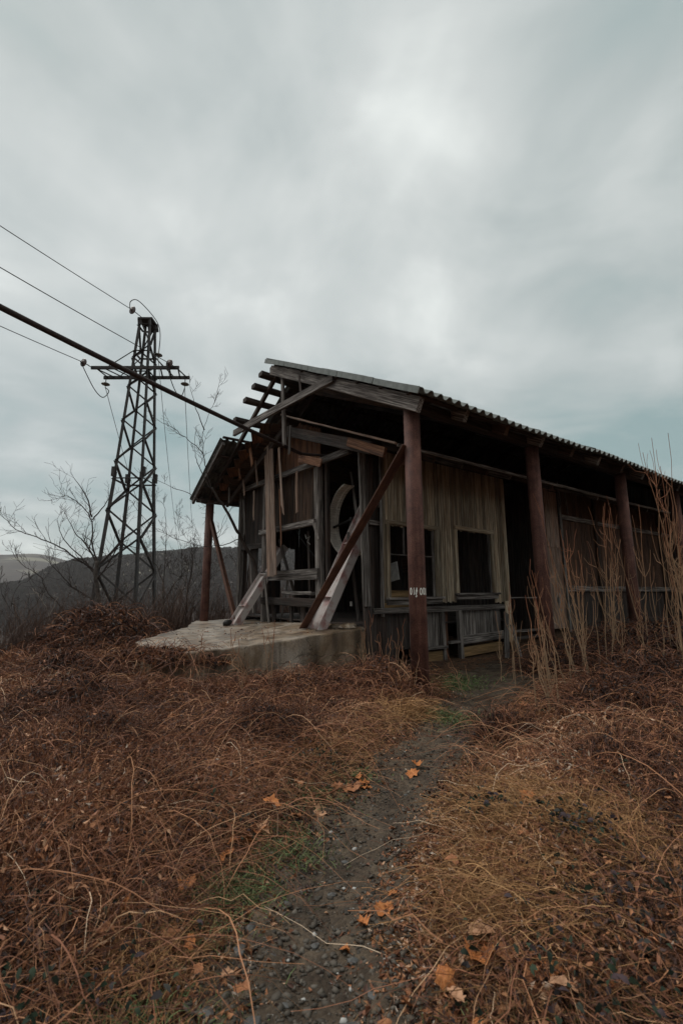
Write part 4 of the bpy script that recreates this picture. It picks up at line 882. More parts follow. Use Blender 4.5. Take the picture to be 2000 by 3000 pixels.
# ------------------------------------------------------------------ undergrowth (uncountable: stuff)
def ribbons(name, P, Wd, rnd, mat, label, cat, kind='stuff'):
    """P (n,k,3) centre lines, Wd (n,k) widths, rnd (n,) tint"""
    n, k, _ = P.shape; T_ = np.gradient(P, axis=1); T_ /= np.linalg.norm(T_, axis=2, keepdims=True) + 1e-9
    rd = RNG.normal(size=(n, 1, 3)); S_ = np.cross(T_, rd); S_ /= np.linalg.norm(S_, axis=2, keepdims=True) + 1e-9
    A_ = P + S_ * Wd[..., None] * .5; B_ = P - S_ * Wd[..., None] * .5
    V = np.stack([A_, B_], 2).reshape(-1, 3)
    b = (np.arange(n) * k * 2)[:, None] + (np.arange(k - 1) * 2)[None, :]
    F = np.stack([b, b + 1, b + 3, b + 2], -1).reshape(-1, 4)
    return npmesh(name, V, F, np.repeat(rnd, k * 2), mat, label, cat, kind)
def npmesh(name, V, F, rnd, mat, label, cat, kind='stuff'):
    me = D.meshes.new(name); me.vertices.add(len(V)); me.vertices.foreach_set('co', V.astype(np.float32).ravel())
    nv = F.shape[1]; me.loops.add(F.size); me.loops.foreach_set('vertex_index', F.astype(np.int32).ravel())
    me.polygons.add(len(F)); me.polygons.foreach_set('loop_start', np.arange(len(F), dtype=np.int32) * nv); me.polygons.foreach_set('loop_total', np.full(len(F), nv, dtype=np.int32))
    me.update(calc_edges=True); a = me.attributes.new('rnd', 'FLOAT', 'POINT'); a.data.foreach_set('value', rnd.astype(np.float32))
    return tag(link(name, me, mat), label, cat, kind=kind)
def free(x, y, edge=.12):
    s, w = local(x, y); pd = path_d(x, y)
    ok = pd > RNG.normal(edge, .10, x.shape)
    shed_ = (s > .75) & (w > 1.9); slab_ = (s > -2.9 - .1) & (s <= .9) & (w > 2.2) & (w < 4.2 + (s + 3.2) * 2.3)
    under = (s > 1.6) & (w > .3)
    return ok & ~shed_ & ~slab_ & ~(under & (RNG.random(x.shape) < .9))
def scatter(n, r0, r1, az=47, pw=2.0, edge=.12):
    """ground points; density falls with distance as 1/r^pw"""
    u_ = RNG.random(n * 2)
    if abs(pw - 2) < 1e-3: r = r0 * (r1 / r0) ** u_
    else: e_ = 2 - pw; r = (r0 ** e_ + u_ * (r1 ** e_ - r0 ** e_)) ** (1 / e_)
    a = np.radians(RNG.uniform(-az, az, n * 2)); x = r * np.sin(a); y = r * np.cos(a)
    k = free(x, y, edge); return x[k][:n], y[k][:n], r[k][:n]
def patch(x, y, f=.9, o=0): return .5 + .5 * wob(x, y, f, o)
GREEN = [(1.78, 8.0, .26, 1500), (1.36, 6.1, .22, 1500), (-.56, 2.66, .12, 1300), (-.33, 3.05, .15, 800), (1.0, 1.72, .20, 1100), (-.85, 1.86, .16, 900), (.55, 1.72, .15, 500), (-.66, 2.35, .12, 260), (-.45, 3.3, .16, 260), (-.62, 1.85, .18, 380), (1.25, 1.7, .2, 500), (-1.15, 1.75, .15, 500), (2.0, 8.5, .35, 1100), (.12, 4.2, .12, 300), (-.2, 3.75, .14, 400)]
def green_zone(x, y):
    z = 0
    for cx, cy, q, m in GREEN: z = z + np.exp(-(((x - cx) / (q * 1.1)) ** 2 + ((y - cy) / (q * .9)) ** 2)) * min(1, m / 900)
    return np.clip(z, 0, 1)
def slab_low(x, y):
    s, w = local(x, y); return 1 - .8 * sm(1.3, .4, np.maximum(np.abs(s + 1.0) - 2.2, 0) + np.maximum(2.3 - w, 0)) * (w < 4)
def straw_zone(x, y):
    z = .95 * np.exp(-(((x - 1.30) / .55) ** 2 + ((y - 3.25) / .45) ** 2)) + .8 * np.exp(-(((x - .85) / .35) ** 2 + ((y - 2.45) / .28) ** 2)) + .9 * np.exp(-(((x - .72) / .42) ** 2 + ((y - 5.9) / .7) ** 2)) + .55 * np.exp(-(((x + .1) / .45) ** 2 + ((y - 4.7) / .6) ** 2)) + .55 * np.exp(-(((x - 2.3) / .5) ** 2 + ((y - 5.3) / .6) ** 2)) + .5 * np.exp(-(((x + .80) / .25) ** 2 + ((y - 2.05) / .2) ** 2)) + .6 * np.exp(-(((x - 1.65) / .35) ** 2 + ((y - 2.6) / .35) ** 2)) + .45 * np.exp(-(((x - 1.35) / .3) ** 2 + ((y - 1.95) / .2) ** 2))
    z = z * (.55 + .9 * patch(x, y, 3.1, 7))
    return np.clip(z, 0, 1)
STRAWM = strand_mat('dead_straw_grass', [(0.0, (0.050, 0.027, 0.014)), (0.32, (0.165, 0.084, 0.036)), (0.65, (0.35, 0.185, 0.078)), (1.0, (0.58, 0.35, 0.17))], .75)
CANEM = strand_mat('reddish_bramble_canes', [(0.0, (0.030, 0.015, 0.011)), (0.27, (0.105, 0.044, 0.028)), (0.50, (0.245, 0.100, 0.055)), (0.74, (0.42, 0.20, 0.10)), (0.92, (0.54, 0.33, 0.19)), (1.0, (0.64, 0.48, 0.34))], .7)
LEAFM = strand_mat('dead_small_leaves', [(0.0, (0.018, 0.014, 0.013)), (0.28, (0.062, 0.034, 0.028)), (0.50, (0.20, 0.080, 0.040)), (0.74, (0.38, 0.165, 0.075)), (0.9, (0.48, 0.29, 0.18)), (1.0, (0.46, 0.38, 0.31))], .65)
GREENM = strand_mat('green_moss_grass', [(0.0, (0.05, 0.062, 0.026)), (0.6, (0.10, 0.14, 0.05)), (1.0, (0.20, 0.235, 0.10))], .7)
def straw(n, r0, r1, pw):
    x, y, r = scatter(n, r0, r1, pw=pw, edge=.06); zn = straw_zone(x, y)
    k = RNG.random(len(x)) < (.12 + .9 * zn + .10 * patch(x, y, 1.3)) * (1 - .85 * green_zone(x, y)); x, y, r, zn = x[k], y[k], r[k], zn[k]; n = len(x)
    th = 2.4 * wob(x, y, 1.6, 2) + RNG.normal(0, .95, n) + .5; el = np.abs(RNG.normal(.22, .25, n)) + .03
    Ln = RNG.uniform(.12, .42, n) * (.7 + .5 * zn); t = np.linspace(0, 1, 4)
    d = np.stack([np.cos(th) * np.cos(el), np.sin(th) * np.cos(el), np.sin(el)], 1)
    z0 = height(x, y) + RNG.uniform(0, .10, n) * (.4 + zn)
    P = np.stack([x, y, z0], 1)[:, None, :] + d[:, None, :] * (Ln[:, None] * t[None, :])[..., None]
    P[..., 2] -= (Ln * RNG.uniform(.05, .45, n))[:, None] * t[None, :] ** 2
    P[:, 1:4, :2] += RNG.normal(0, .022, (n, 3, 2)); P[:, 1:3, 2] += np.abs(RNG.normal(0, .012, (n, 2)))
    P[..., 2] = np.maximum(P[..., 2], height(P[..., 0], P[..., 1]) + .004)
    Wd = np.maximum(.0026, .0009 * r)[:, None] * np.array([1, .9, .7, .3])[None, :] * RNG.uniform(.7, 1.4, n)[:, None]
    rn = np.clip(RNG.beta(2.2, 2.6, n) * .75 + .28 * zn, 0, 1)
    ribbons('dead_grass', P, Wd, rn, STRAWM, 'matted straw-coloured dead grass along the path', 'grass')
straw(105000, 1.0, 11.5, 1.7)
def canes(n, r0, r1, pw, hmul=1.0):
    x, y, r = scatter(n, r0, r1, pw=pw, edge=.30); k = RNG.random(len(x)) < (.25 + 1.1 * patch(x, y, 1.1, 6) - .55 * straw_zone(x, y)) * (1 - .9 * green_zone(x, y))
    x, y, r = x[k], y[k], r[k]; n = len(x); K = 8; t = np.linspace(0, 1, K)
    th = RNG.uniform(0, 6.28, n); Ln = .10 + RNG.random(n) ** 2.2 * .75; pt = patch(x, y, 1.5, 3); pd = path_d(x, y)
    tall = sm(.1, 1.4, pd) * slab_low(x, y); H_ = RNG.uniform(.02, .22, n) * (.25 + .9 * pt) * (.35 + .8 * tall) * hmul
    P = np.zeros((n, K, 3)); bend = RNG.normal(0, .5, n)
    aa = th[:, None] + bend[:, None] * t[None, :]
    st = Ln[:, None] / K
    P[..., 0] = x[:, None] + np.cumsum(np.cos(aa) * st, 1); P[..., 1] = y[:, None] + np.cumsum(np.sin(aa) * st, 1)
    P[..., :2] += np.cumsum(RNG.normal(0, .013, (n, K, 2)), 1)
    base = RNG.uniform(0, .15, n) * (.3 + pt) * (.3 + .8 * tall)
    P[..., 2] = height(P[..., 0], P[..., 1]) + base[:, None] + (H_[:, None] * 4 * t * (1 - t)) + RNG.normal(0, .010, (n, K)) + (RNG.uniform(-.05, .22, n) * tall * Ln)[:, None] * t[None, :]
    P[..., 2] = np.maximum(P[..., 2], height(P[..., 0], P[..., 1]) + .005)
    Wd = np.maximum(RNG.choice([.0026, .0034, .0048, .007], n, p=[.42, .35, .18, .05]), .00095 * r)[:, None] * np.linspace(1, .45, K)[None, :]
    ribbons('bramble_thicket', P, Wd, np.clip(RNG.beta(1.6, 2.2, n) + .62 * (patch(x, y, 1.3, 8) - .50), 0, 1), CANEM, 'tangled reddish brown bramble canes covering the ground', 'brambles')
canes(52000, 1.1, 13.5, 1.55)
def litter(n, r0, r1, pw):
    x, y, r = scatter(n, r0, r1, pw=pw, edge=-.10); n = len(x); pd = path_d(x, y); pt = patch(x, y, 1.5, 3)
    up = RNG.random(n) ** 1.15 * .30 * (.2 + pt) * sm(.05, 1.2, pd) * slab_low(x, y) * (1 - .8 * green_zone(x, y)); z = height(x, y) + .008 + up
    sz = np.clip(np.maximum(RNG.gamma(3.0, .0058, n), .0017 * r), .004, .023); th = RNG.uniform(0, 6.28, n); tilt = RNG.normal(0, .65, n); roll = RNG.normal(0, .65, n)
    ax = np.stack([np.cos(th) * np.cos(tilt), np.sin(th) * np.cos(tilt), np.sin(tilt)], 1); bx_ = np.stack([-np.sin(th) * np.cos(roll), np.cos(th) * np.cos(roll), np.sin(roll)], 1)
    c = np.stack([x, y, z], 1); asp = RNG.uniform(.25, .6, n)[:, None]; s_ = sz[:, None]; up3 = np.cross(ax, bx_); cu = RNG.normal(0, .45, n)[:, None]
    V = np.stack([c - ax * s_, c - ax * s_ * .2 + bx_ * s_ * asp + up3 * s_ * cu, c + ax * s_ * 1.1, c - ax * s_ * .15 - bx_ * s_ * asp + up3 * s_ * cu], 1).reshape(-1, 3)
    i = np.arange(n)[:, None] * 4; F = np.concatenate([i + np.array([[0, 1, 2]]), i + np.array([[0, 2, 3]])], 0)
    npmesh('leaf_litter', V, F, np.repeat(np.clip(RNG.beta(1.5, 2.0, n) + .55 * (patch(x, y, 1.3, 8) - .54) + (RNG.random(n) < .025) * .35, 0, 1), 4), LEAFM, 'small dead brown leaves littered through the brambles', 'leaves')
litter(150000, 1.0, 13, 1.6)
def greens():
    spots = GREEN
    xs, ys = [], []
    for cx, cy, q, m in spots: xs.append(RNG.normal(cx, q, m)); ys.append(RNG.normal(cy, q * .8, m))
    x = np.concatenate(xs); y = np.concatenate(ys); n = len(x); r = np.hypot(x, y); th = RNG.uniform(0, 6.28, n); Ln = RNG.uniform(.03, .085, n); t = np.linspace(0, 1, 3)
    P = np.stack([x, y, height(x, y)], 1)[:, None, :] + np.stack([np.cos(th) * .7, np.sin(th) * .7, np.full(n, .75)], 1)[:, None, :] * (Ln[:, None] * t)[..., None]
    P[:, 2, 2] -= Ln * .25
    ribbons('green_grass', P, np.maximum(.005, .0015 * r)[:, None] * np.array([1, .8, .3])[None], RNG.random(n), GREENM, 'small patches of short green grass beside the path', 'grass')
greens()
STONEM = strand_mat('grey_gravel', [(0.0, (0.030, 0.025, 0.020)), (0.5, (0.072, 0.060, 0.048)), (0.9, (0.13, 0.112, 0.092)), (1.0, (0.36, 0.35, 0.33))], .75)
ICO = np.array([(0, 0, 1), (.89, 0, .45), (.28, .85, .45), (-.72, .53, .45), (-.72, -.53, .45), (.28, -.85, .45), (.72, .53, -.45), (-.28, .85, -.45), (-.89, 0, -.45), (-.28, -.85, -.45), (.72, -.53, -.45), (0, 0, -1)])
ICF = np.array([(0, 1, 2), (0, 2, 3), (0, 3, 4), (0, 4, 5), (0, 5, 1), (1, 6, 2), (2, 7, 3), (3, 8, 4), (4, 9, 5), (5, 10, 1), (2, 6, 7), (3, 7, 8), (4, 8, 9), (5, 9, 10), (1, 10, 6), (11, 7, 6), (11, 8, 7), (11, 9, 8), (11, 10, 9), (11, 6, 10)])
def gravel(n):
    u_ = RNG.random(n * 4); r = 1.0 * (9.0 ** u_); a = np.radians(RNG.uniform(-30, 40, n * 4)); x = r * np.sin(a); y = r * np.cos(a)
    k = path_d(x, y) < RNG.normal(.03, .07, x.shape); x, y, r = x[k][:n], y[k][:n], r[k][:n]; n = len(x)
    sz = np.clip(RNG.gamma(1.4, .0040, n), .0022, .019)
    S_ = np.stack([sz * RNG.uniform(.8, 1.5, n), sz * RNG.uniform(.6, 1.0, n), sz * RNG.uniform(.28, .6, n)], 1); th = RNG.uniform(0, 6.28, n)
    v = ICO[None] * S_[:, None, :] * RNG.uniform(.5, 1.35, (n, 12, 1)); c_, s_ = np.cos(th)[:, None], np.sin(th)[:, None]
    X = v[..., 0] * c_ - v[..., 1] * s_ + x[:, None]; Y = v[..., 0] * s_ + v[..., 1] * c_ + y[:, None]; Z = v[..., 2] + (height(x, y) + .010 + sz * .10)[:, None]
    F = (np.arange(n)[:, None, None] * 12 + ICF[None]).reshape(-1, 3)
    npmesh('gravel', np.stack([X, Y, Z], -1).reshape(-1, 3), F, np.repeat(np.clip(RNG.beta(2, 2.2, n) * .9 + (RNG.random(n) < .012), 0, 1), 12), STONEM, 'small dark wet gravel scattered on the path', 'gravel')
gravel(16000)
# brambles and leaves climbing the slab edge and heaping on the mound
def heap(name, cx, cy, cz, rx, ry, rz, n, nl, label):
    th = RNG.uniform(0, 6.28, n); q = np.sqrt(RNG.random(n)); x = cx + np.cos(th) * q * rx; y = cy + np.sin(th) * q * ry; z = height(x, y) + RNG.random(n) * rz * (1.05 - q ** 2) + cz
    K = 7; t = np.linspace(0, 1, K); a = RNG.uniform(0, 6.28, n); Ln = RNG.uniform(.2, .8, n) * min(1, .35 + rx * .7); aa = a[:, None] + RNG.normal(0, 1.2, n)[:, None] * t
    P = np.zeros((n, K, 3)); P[..., 0] = x[:, None] + np.cumsum(np.cos(aa), 1) * Ln[:, None] / K; P[..., 1] = y[:, None] + np.cumsum(np.sin(aa), 1) * Ln[:, None] / K
    P[..., 2] = z[:, None] + RNG.uniform(.02, .22, n)[:, None] * 4 * t * (1 - t) + RNG.uniform(-.25, .12, n)[:, None] * t
    r = np.hypot(x, y); dk = .16 if 'dark' in label else 0; ribbons(name, P, np.maximum(.004, .0010 * r)[:, None] * np.linspace(1, .5, K)[None], np.clip(RNG.beta(2, 2.8, n) - dk, 0, 1), CANEM, label, 'brambles')
    th = RNG.uniform(0, 6.28, nl); q = np.sqrt(RNG.random(nl)); x = cx + np.cos(th) * q * rx; y = cy + np.sin(th) * q * ry; z = height(x, y) + cz + (RNG.random(nl) ** .6) * rz * (1.1 - q ** 2)
    P = np.zeros((nl, 3, 3)); d = RNG.normal(size=(nl, 3)); d /= np.linalg.norm(d, axis=1)[:, None]; s_ = np.clip(.0045 * np.hypot(x, y), .011, .045) * RNG.uniform(.6, 1.2, nl)
    P[:] = np.stack([x, y, z], 1)[:, None]; P += d[:, None] * (s_[:, None] * np.array([-1, 0, 1]))[..., None]; P[:, 1] += RNG.normal(0, .006, (nl, 3))
    ribbons('dead_leaves', P, s_[:, None] * np.array([.25, .9, .2])[None], np.clip(RNG.beta(1.6, 3.2, nl) - dk * .7, 0, 1), LEAFM, label.replace('canes', 'leaves').replace('tangle', 'leaves'), 'leaves')
heap('bramble_mound', -5.6, 11.0, -.05, 1.9, 1.2, .55, 2600, 5000, 'dark bramble tangle heaped over the mound below the pylon')
heap('bramble_edge', -2.9, 7.75, .36, 1.1, .26, .22, 700, 2000, 'bramble tangle growing over the front left edge of the slab')
heap('bramble_front', -2.6, 6.9, .0, 1.3, .45, .20, 1500, 1900, 'low bramble tangle below the front left corner of the slab')
heap('bramble_bank', -.6, 7.0, .0, 1.3, .7, .28, 2200, 2900, 'bramble tangle banked against the side of the slab')
heap('bramble_foot', .55, 7.2, 0, .7, .55, .5, 1300, 1300, 'bramble tangle between the slab and the numbered post')
for k_, (x_, y_, rx_, rz_) in enumerate(((-2.3, 4.6, .55, .34), (-1.35, 3.45, .32, .24), (-3.4, 6.0, .8, .42), (-.75, 4.9, .5, .30), (2.2, 4.0, .45, .30), (3.0, 5.3, .7, .42), (1.75, 5.2, .35, .26), (2.5, 3.1, .4, .26), (-2.0, 2.9, .4, .26), (-4.6, 8.0, .9, .45), (3.9, 6.2, .8, .5), (-1.75, 2.1, .22, .22))):
    heap('bramble_clump', x_, y_, .0, rx_, rx_ * .8, rz_, int(1500 * rx_ + 200), int(2400 * rx_ + 400), 'dark bramble tangle standing in a clump ' + ('left of the path, below the middle of the slab', 'left of the path, beside the arching canes', 'on the left bank before the slab', 'below the right face of the slab', 'on the right bank beyond the straw', 'before the right hand shrubs', 'right of the path near its far end', 'at the right edge beside the straw', 'at the left edge in the foreground', 'at the left before the mound', 'right of the tan stems', 'in the near left corner')[k_])
heap('bramble_right', 5.6, 8.6, 0, 2.4, 1.6, .75, 4200, 5200, 'dark bramble tangle below the far wing at the right')
# long arching canes combed over the left bank, straw swept beside the path
def swept(name, cx, cy, rx, ry, n, az, L0, L1, H0, mat, lab, cat, b0=.45):
    x = RNG.normal(cx, rx, n); y = RNG.normal(cy, ry, n); k = path_d(x, y) > .12; x, y = x[k], y[k]; n = len(x); K = 12; t = np.linspace(0, 1, K); Ln = RNG.uniform(L0, L1, n)
    th = np.radians(90 - az) + RNG.normal(0, .6, n); aa = th[:, None] + RNG.normal(0, .35, n)[:, None] * t
    P = np.zeros((n, K, 3)); P[..., 0] = x[:, None] + np.cumsum(np.cos(aa), 1) * Ln[:, None] / K; P[..., 1] = y[:, None] + np.cumsum(np.sin(aa), 1) * Ln[:, None] / K
    P[..., :2] += np.cumsum(RNG.normal(0, .009, (n, K, 2)), 1)
    P[..., 2] = height(P[..., 0], P[..., 1]) + .02 + (RNG.uniform(.15, 1, n) * H0)[:, None] * np.sin(np.pi * np.minimum(1, t * 1.05)) ** .8 + RNG.uniform(0, .12, n)[:, None]
    r = np.hypot(x, y); ribbons(name, P, np.maximum(RNG.choice([.003, .004, .0065], n, p=[.5, .35, .15]), .0009 * r)[:, None] * np.linspace(1, .35, K)[None], np.clip(RNG.beta(2.4, 2.0, n) * .7 + b0 - .25, 0, 1), mat, lab, cat)
swept('arching_canes', -1.35, 2.7, .55, .6, 230, 48, .4, 1.3, .30, CANEM, 'long reddish canes arching over the left bank', 'brambles')
swept('arching_canes', -.9, 4.2, .8, .8, 200, 70, .5, 1.3, .32, CANEM, 'long reddish canes arching over the bank below the slab', 'brambles')
swept('arching_canes', 2.6, 4.6, .9, 1.0, 260, -60, .5, 1.3, .30, CANEM, 'long reddish canes arching over the right bank', 'brambles')
swept('swept_straw', .95, 2.42, .28, .22, 420, -52, .15, .42, .06, STRAWM, 'long pale straw swept towards the path', 'grass', .45)
swept('swept_straw', 1.35, 3.25, .40, .32, 700, -70, .12, .36, .05, STRAWM, 'bright straw tussock on the right bank', 'grass', .42)
BLEAFM = strand_mat('dark_bramble_leaves', [(0.0, (0.016, 0.022, 0.015)), (0.45, (0.028, 0.042, 0.024)), (0.7, (0.040, 0.030, 0.034)), (1.0, (0.060, 0.038, 0.042))], .9)
def bramble_leaves():
    sp_ = [(1.0, 3.35, .09, 26), (1.32, 3.0, .10, 30), (1.45, 2.85, .09, 24), (1.55, 2.35, .10, 20), (1.15, 2.4, .10, 22), (-1.35, 3.3, .14, 30), (-1.1, 3.55, .12, 20), (-1.5, 2.0, .10, 22), (-.2, 4.3, .16, 26), (2.1, 3.8, .25, 50), (2.7, 4.4, .3, 60), (1.5, 5.2, .25, 30), (-2.4, 4.2, .3, 40), (-.75, 3.2, .12, 16), (3.3, 5.6, .4, 60), (1.0, 1.75, .2, 20), (.6, 1.85, .15, 12), (1.2, 2.05, .2, 14), (-1.25, 2.2, .2, 40), (-1.0, 1.75, .2, 40), (3.4, 4.8, .4, 60), (2.9, 3.6, .4, 60)]
    C_ = np.concatenate([np.column_stack([RNG.normal(a, q, m), RNG.normal(b, q, m), RNG.uniform(.04, .18, m)]) for a, b, q, m in sp_ for _ in (0, 1)]); C_[:, 2] += height(C_[:, 0], C_[:, 1]); C_ = np.repeat(C_, 3, 0); n = len(C_)
    C_ += RNG.normal(0, .022, C_.shape); d = RNG.normal(size=(n, 3)) * np.array([1, 1, .5]); d /= np.linalg.norm(d, axis=1)[:, None]; s_ = RNG.uniform(.009, .021, n)
    P = C_[:, None, :] + d[:, None, :] * (s_[:, None] * np.array([-1, -.4, .3, 1]))[..., None]; P[:, 1:3, 2] += .006
    ribbons('bramble_leaves', P, s_[:, None] * np.array([.2, 1.1, .95, .1])[None], RNG.random(n), BLEAFM, 'dark green and purple bramble leaves along the path', 'leaves')
bramble_leaves()
def slab_debris(n):
    s = RNG.uniform(-2.6, .9, n); w = RNG.uniform(2.4, 6.5, n); k = w < 4.0 + (s + 3.0) * 1.6; s, w = s[k], w[k]; n = len(s); x = P1.x + s * U[0] + w * Vv[0]; y = P1.y + s * U[1] + w * Vv[1]; z = .795 + .055 * s - .012 * (w - 3) + .008
    d = RNG.normal(size=(n, 3)) * np.array([1, 1, .12]); d /= np.linalg.norm(d, axis=1)[:, None]; L_ = RNG.choice([.02, .03, .09], n, p=[.5, .35, .15])
    P = np.stack([x, y, z], 1)[:, None] + d[:, None] * (L_[:, None] * np.array([-1, 0, 1]))[..., None]; P[:, 1, 2] += .008
    ribbons('slab_debris', P, np.where(L_ > .05, .006, .022)[:, None] * np.array([.4, 1, .3])[None], np.clip(RNG.beta(1.6, 2.4, n), 0, 1), LEAFM, 'dead leaves and twigs strewn on the concrete slab', 'leaves')
slab_debris(150)
# scrub on the falling slope and woods on the far hill
SCRUBM = strand_mat('bare_scrub_twigs', [(0.0, (0.048, 0.032, 0.028)), (0.5, (0.105, 0.068, 0.055)), (1.0, (0.19, 0.125, 0.095))], .9)
def scrub(nc):
    u_ = RNG.random(nc * 6); r = 8.5 * (9.4 ** u_); a = np.radians(RNG.uniform(-48, -4, nc * 6)); x = r * np.sin(a); y = r * np.cos(a); s, w = local(x, y)
    e = w - (10.8 + .92 * np.minimum(s, 0)); k = (e > .5) & ~((np.abs(x - PX) < 1.6) & (np.abs(y - PY) < 1.6)); x, y, r = x[k][:nc], y[k][:nc], r[k][:nc]; nc = len(x); m = 16
    X = np.repeat(x, m); Y = np.repeat(y, m); Rr = np.repeat(r, m); n = len(X); K = 5; t = np.linspace(0, 1, K); hh = np.repeat(RNG.uniform(.5, 1.25, nc) * np.interp(r, [8.5, 16, 80], [.6, 1.8, 3.6]), m) * RNG.uniform(.35, 1.0, n)
    th = RNG.uniform(0, 6.28, n); sp_ = RNG.uniform(.05, .65, n); up0 = np.where(RNG.random(n) < .5, RNG.uniform(0, .6, n), 0) * hh
    P = np.zeros((n, K, 3)); P[..., 0] = X[:, None] + np.cos(th)[:, None] * (sp_ * hh)[:, None] * t ** 1.2 * .7 + RNG.normal(0, .03, (n, K)); P[..., 1] = Y[:, None] + np.sin(th)[:, None] * (sp_ * hh)[:, None] * t * .7 + RNG.normal(0, .03, (n, K))
    P[..., 2] = (height(X, Y) + up0)[:, None] + (hh - up0)[:, None] * t
    ribbons('scrub_thicket', P, np.maximum(.008, .00085 * Rr)[:, None] * np.linspace(1.2, .4, K)[None], np.clip(RNG.beta(2, 2, n), 0, 1), SCRUBM, 'bare purple-brown scrub filling the slope behind the pylon', 'scrub')
scrub(5600)
WOODM = strand_mat('distant_bare_trees', [(0.0, (0.060, 0.043, 0.038)), (0.6, (0.072, 0.053, 0.046)), (1.0, (0.086, 0.064, 0.054))], .95)
def hillwood(n):
    r = RNG.uniform(430, 1000, n); a = np.radians(RNG.uniform(-47, 12, n)); x = r * np.sin(a); y = r * np.cos(a); h = RNG.uniform(2.5, 5.0, n); z = height(x, y)
    m = 4; X = np.repeat(x, m); Y = np.repeat(y, m); Z = np.repeat(z, m); H_ = np.repeat(h, m) * RNG.uniform(.7, 1.05, n * m); N_ = n * m
    ox = RNG.normal(0, 1.6, N_); P = np.zeros((N_, 3, 3)); P[:, 0] = np.stack([X, Y, Z - .5], 1); P[:, 1] = np.stack([X + ox * .6, Y, Z + H_ * .5], 1); P[:, 2] = np.stack([X + ox, Y, Z + H_], 1)
    ribbons('hillside_wood', P, np.repeat(RNG.uniform(1.0, 2.4, n), m)[:, None] * np.array([.5, 1.2, .3])[None], np.clip(RNG.beta(2, 2, N_), 0, 1), WOODM, 'bare grey woodland covering the far hill', 'woodland')
hillwood(26000)

# ------------------------------------------------------------------ fallen plane leaves and loose stones (countable)
def leaf_mesh(seed):
    rs = random.Random(seed); kx, ky, kr = rs.uniform(.55, 1.0), rs.uniform(.8, 1.15), rs.uniform(-.5, .5); out_ = [(0.0, -.42), (.10, -.30), (.34, -.36), (.28, -.16), (.56, -.06), (.34, .08), (.42, .34), (.18, .28), (.12, .44), (0, .62), (-.12, .42), (-.2, .27), (-.44, .30), (-.33, .07), (-.55, -.08), (-.27, -.17), (-.33, -.37), (-.09, -.3)]
    out_ = [(x_ * (.62 + .17 / math.hypot(x_, y_)), y_ * (.62 + .17 / math.hypot(x_, y_))) for x_, y_ in out_]; c1, c2 = rs.uniform(.5, 1.6), rs.uniform(-1.3, 1.3); V = [(0, 0, 0)]
    for f in (.5, 1.0):
        for x, y in out_:
            x = (x + kr * y * .6) * kx; y *= ky; x *= f * rs.uniform(.82, 1.15); y *= f * rs.uniform(.82, 1.15); V.append((x, y, c1 * x * x + c2 * y * y * .7 + rs.uniform(-.09, .09) * f))
    n = len(out_); F = [(0, 1 + i, 1 + (i + 1) % n) for i in range(n)] + [(1 + i, 1 + n + i, 1 + n + (i + 1) % n, 1 + (i + 1) % n) for i in range(n)]
    return meshd('fallen_leaf', V, F, True)
def leafcol(name, a, b): return plain(name, a, b, 5.0, .6, .02, lo=.35, hi=.62)
LM = [leafcol('orange_dead_leaf', (.30, .095, .028), (.50, .19, .06)), leafcol('brown_dead_leaf', (.20, .075, .032), (.34, .14, .06)), leafcol('pale_dead_leaf', (.36, .18, .10), (.52, .29, .17))]
LMESH = []
for i in range(12):
    me = leaf_mesh(i); me.materials.append(LM[(0, 0, 1, 2, 1, 0)[i % 6]]); LMESH.append(me)
def place_leaf(x, y, size, i, lab, grp, z=.03):
    o = link('fallen_leaf', LMESH[i], None); zz_ = float(height(np.array(x), np.array(y)))
    o.matrix_basis = Matrix.Translation((x, y, zz_ + z)) @ Matrix.Rotation(random.uniform(0, 6.28), 4, 'Z') @ Matrix.Rotation(random.gauss(0, .24), 4, 'X') @ Matrix.Rotation(random.gauss(0, .24), 4, 'Y') @ Matrix.Scale(size, 4)
    tag(o, lab, 'leaf', grp)
GL = 'large fallen leaves along the path edges'
big = [(-1.43, 1.98, .16), (-1.0, 2.22, .13), (-1.12, 2.45, .15), (-.92, 2.55, .14), (-.85, 2.85, .15), (-.66, 2.95, .13), (-.62, 3.12, .17), (-.52, 3.25, .16), (-.30, 3.45, .15), (-.15, 3.5, .13), (.08, 3.9, .16), (.18, 4.05, .14), (.62, 4.3, .13),
       (.56, 2.12, .16), (.25, 1.98, .10), (.42, 1.97, .09), (.72, 1.98, .12), (.76, 2.02, .17), (.98, 1.93, .10), (1.35, 2.28, .20), (1.50, 2.20, .16), (1.48, 2.42, .14), (1.15, 2.55, .12), (1.33, 1.85, .11), (.20, 2.52, .10), (.1, 2.45, .08), (-.75, 2.3, .09), (-.45, 2.1, .07), (-1.25, 2.9, .12), (1.7, 2.9, .12)]
for x, y, q in list(big):
    for _ in range(random.choice((0, 1, 1, 2))): big.append((x + random.gauss(0, .09), y + random.gauss(0, .09), q * random.uniform(.6, 1.0)))
for i, (x, y, q) in enumerate(big): place_leaf(x, y, q, (i * 5) % 12, 'large curled orange-brown fallen leaf lying beside the path', GL, random.uniform(.02, .06) if abs(x) > .35 else .02)
for k in range(70):
    r = random.uniform(1.7, 7.5); a = R(random.uniform(-42, 42)); x, y = r * math.sin(a), r * math.cos(a)
    if path_d(np.array(x), np.array(y)) < -.1: continue
    place_leaf(x, y, random.uniform(.07, .13), random.choice((1, 2, 4, 4, 3, 0)), 'small brown fallen leaf caught in the undergrowth', 'small fallen leaves in the undergrowth', random.uniform(.02, .12))
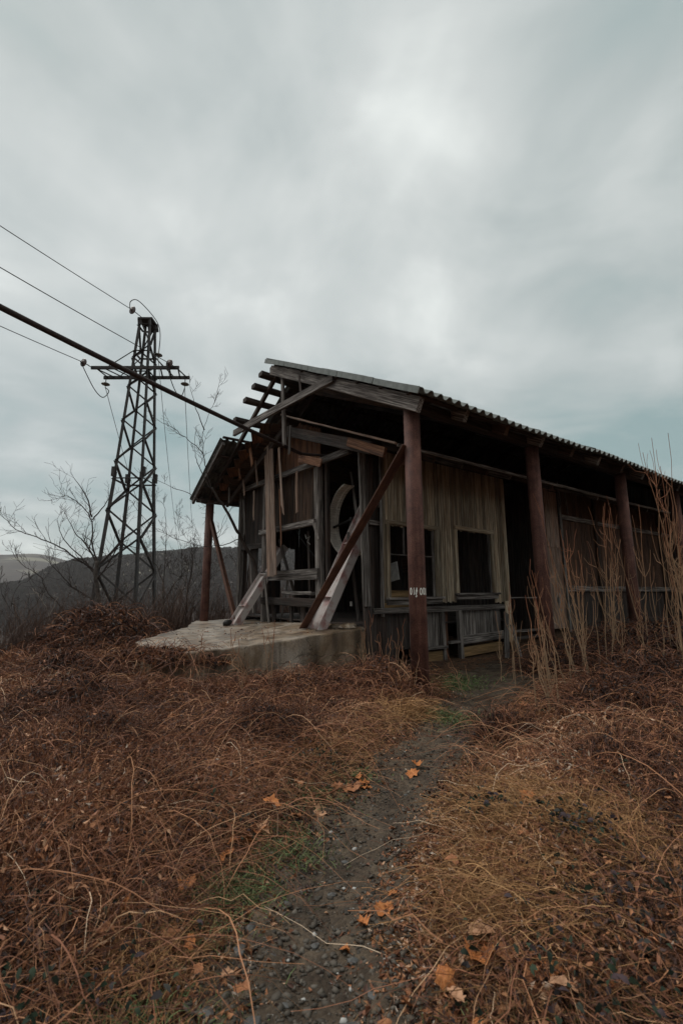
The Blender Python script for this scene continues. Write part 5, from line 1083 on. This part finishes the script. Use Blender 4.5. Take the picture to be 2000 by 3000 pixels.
STN = plain('blue_grey_stone', (.045, .044, .043), (.10, .096, .09), 14, .5, .004, spec=.35)
SM_ = []
for i in range(5):
    rs = random.Random(40 + i); S3 = (1, rs.uniform(.55, .8), rs.uniform(.3, .5)); V = [tuple(c * q * rs.uniform(.85, 1.15) for c, q in zip(v, S3)) for v in ICO.tolist()]
    me = meshd('stone', V, [tuple(f) for f in ICF.tolist()]); me.materials.append(STN); SM_.append(me)
st_spots = [(-.42, 2.42, .035), (-.44, 2.28, .045), (-.36, 2.33, .022), (-.30, 2.28, .025), (-.12, 2.35, .03), (-.05, 2.7, .03), (-.33, 1.95, .05), (-.18, 1.90, .05), (.02, 1.93, .055), (-.22, 2.05, .03), (.05, 2.25, .03), (.12, 2.06, .03), (-.5, 1.98, .04), (-.08, 2.1, .025), (-.02, 2.45, .02), (.02, 3.0, .025), (-.28, 2.62, .025), (.2, 3.1, .02), (.35, 3.5, .025), (.5, 3.9, .025), (-.1, 1.8, .05), (.1, 1.78, .045), (-.3, 1.78, .045), (.22, 1.9, .03), (.9, 4.9, .02), (1.2, 5.4, .025)]
for i, (x, y, q) in enumerate(st_spots):
    o = link('stone', SM_[i % 5], None); o.matrix_basis = Matrix.Translation((x, y, float(height(np.array(x), np.array(y))) + q * .22)) @ Matrix.Rotation(random.uniform(0, 6.28), 4, 'Z') @ Matrix.Scale(q, 4)
    tag(o, 'flat blue-grey stone bedded in the muddy path', 'stone', 'loose stones on the path')

# ------------------------------------------------------------------ the damp air of the valley
hz = MB().box((0, 0, 130), (3900, 3900, 190)); hm = D.materials.new('thin_haze'); hm.use_nodes = True; hm.node_tree.nodes.clear()
ho = hm.node_tree.nodes.new('ShaderNodeOutputMaterial'); hv = hm.node_tree.nodes.new('ShaderNodeVolumePrincipled'); hv.inputs['Density'].default_value = 0.00012; hv.inputs['Color'].default_value = (.86, .90, .93, 1)
hm.node_tree.links.new(hv.outputs[0], ho.inputs['Volume'])
tag(hz.build('haze', hm), 'thin pale haze over the valley', 'haze', kind='stuff')
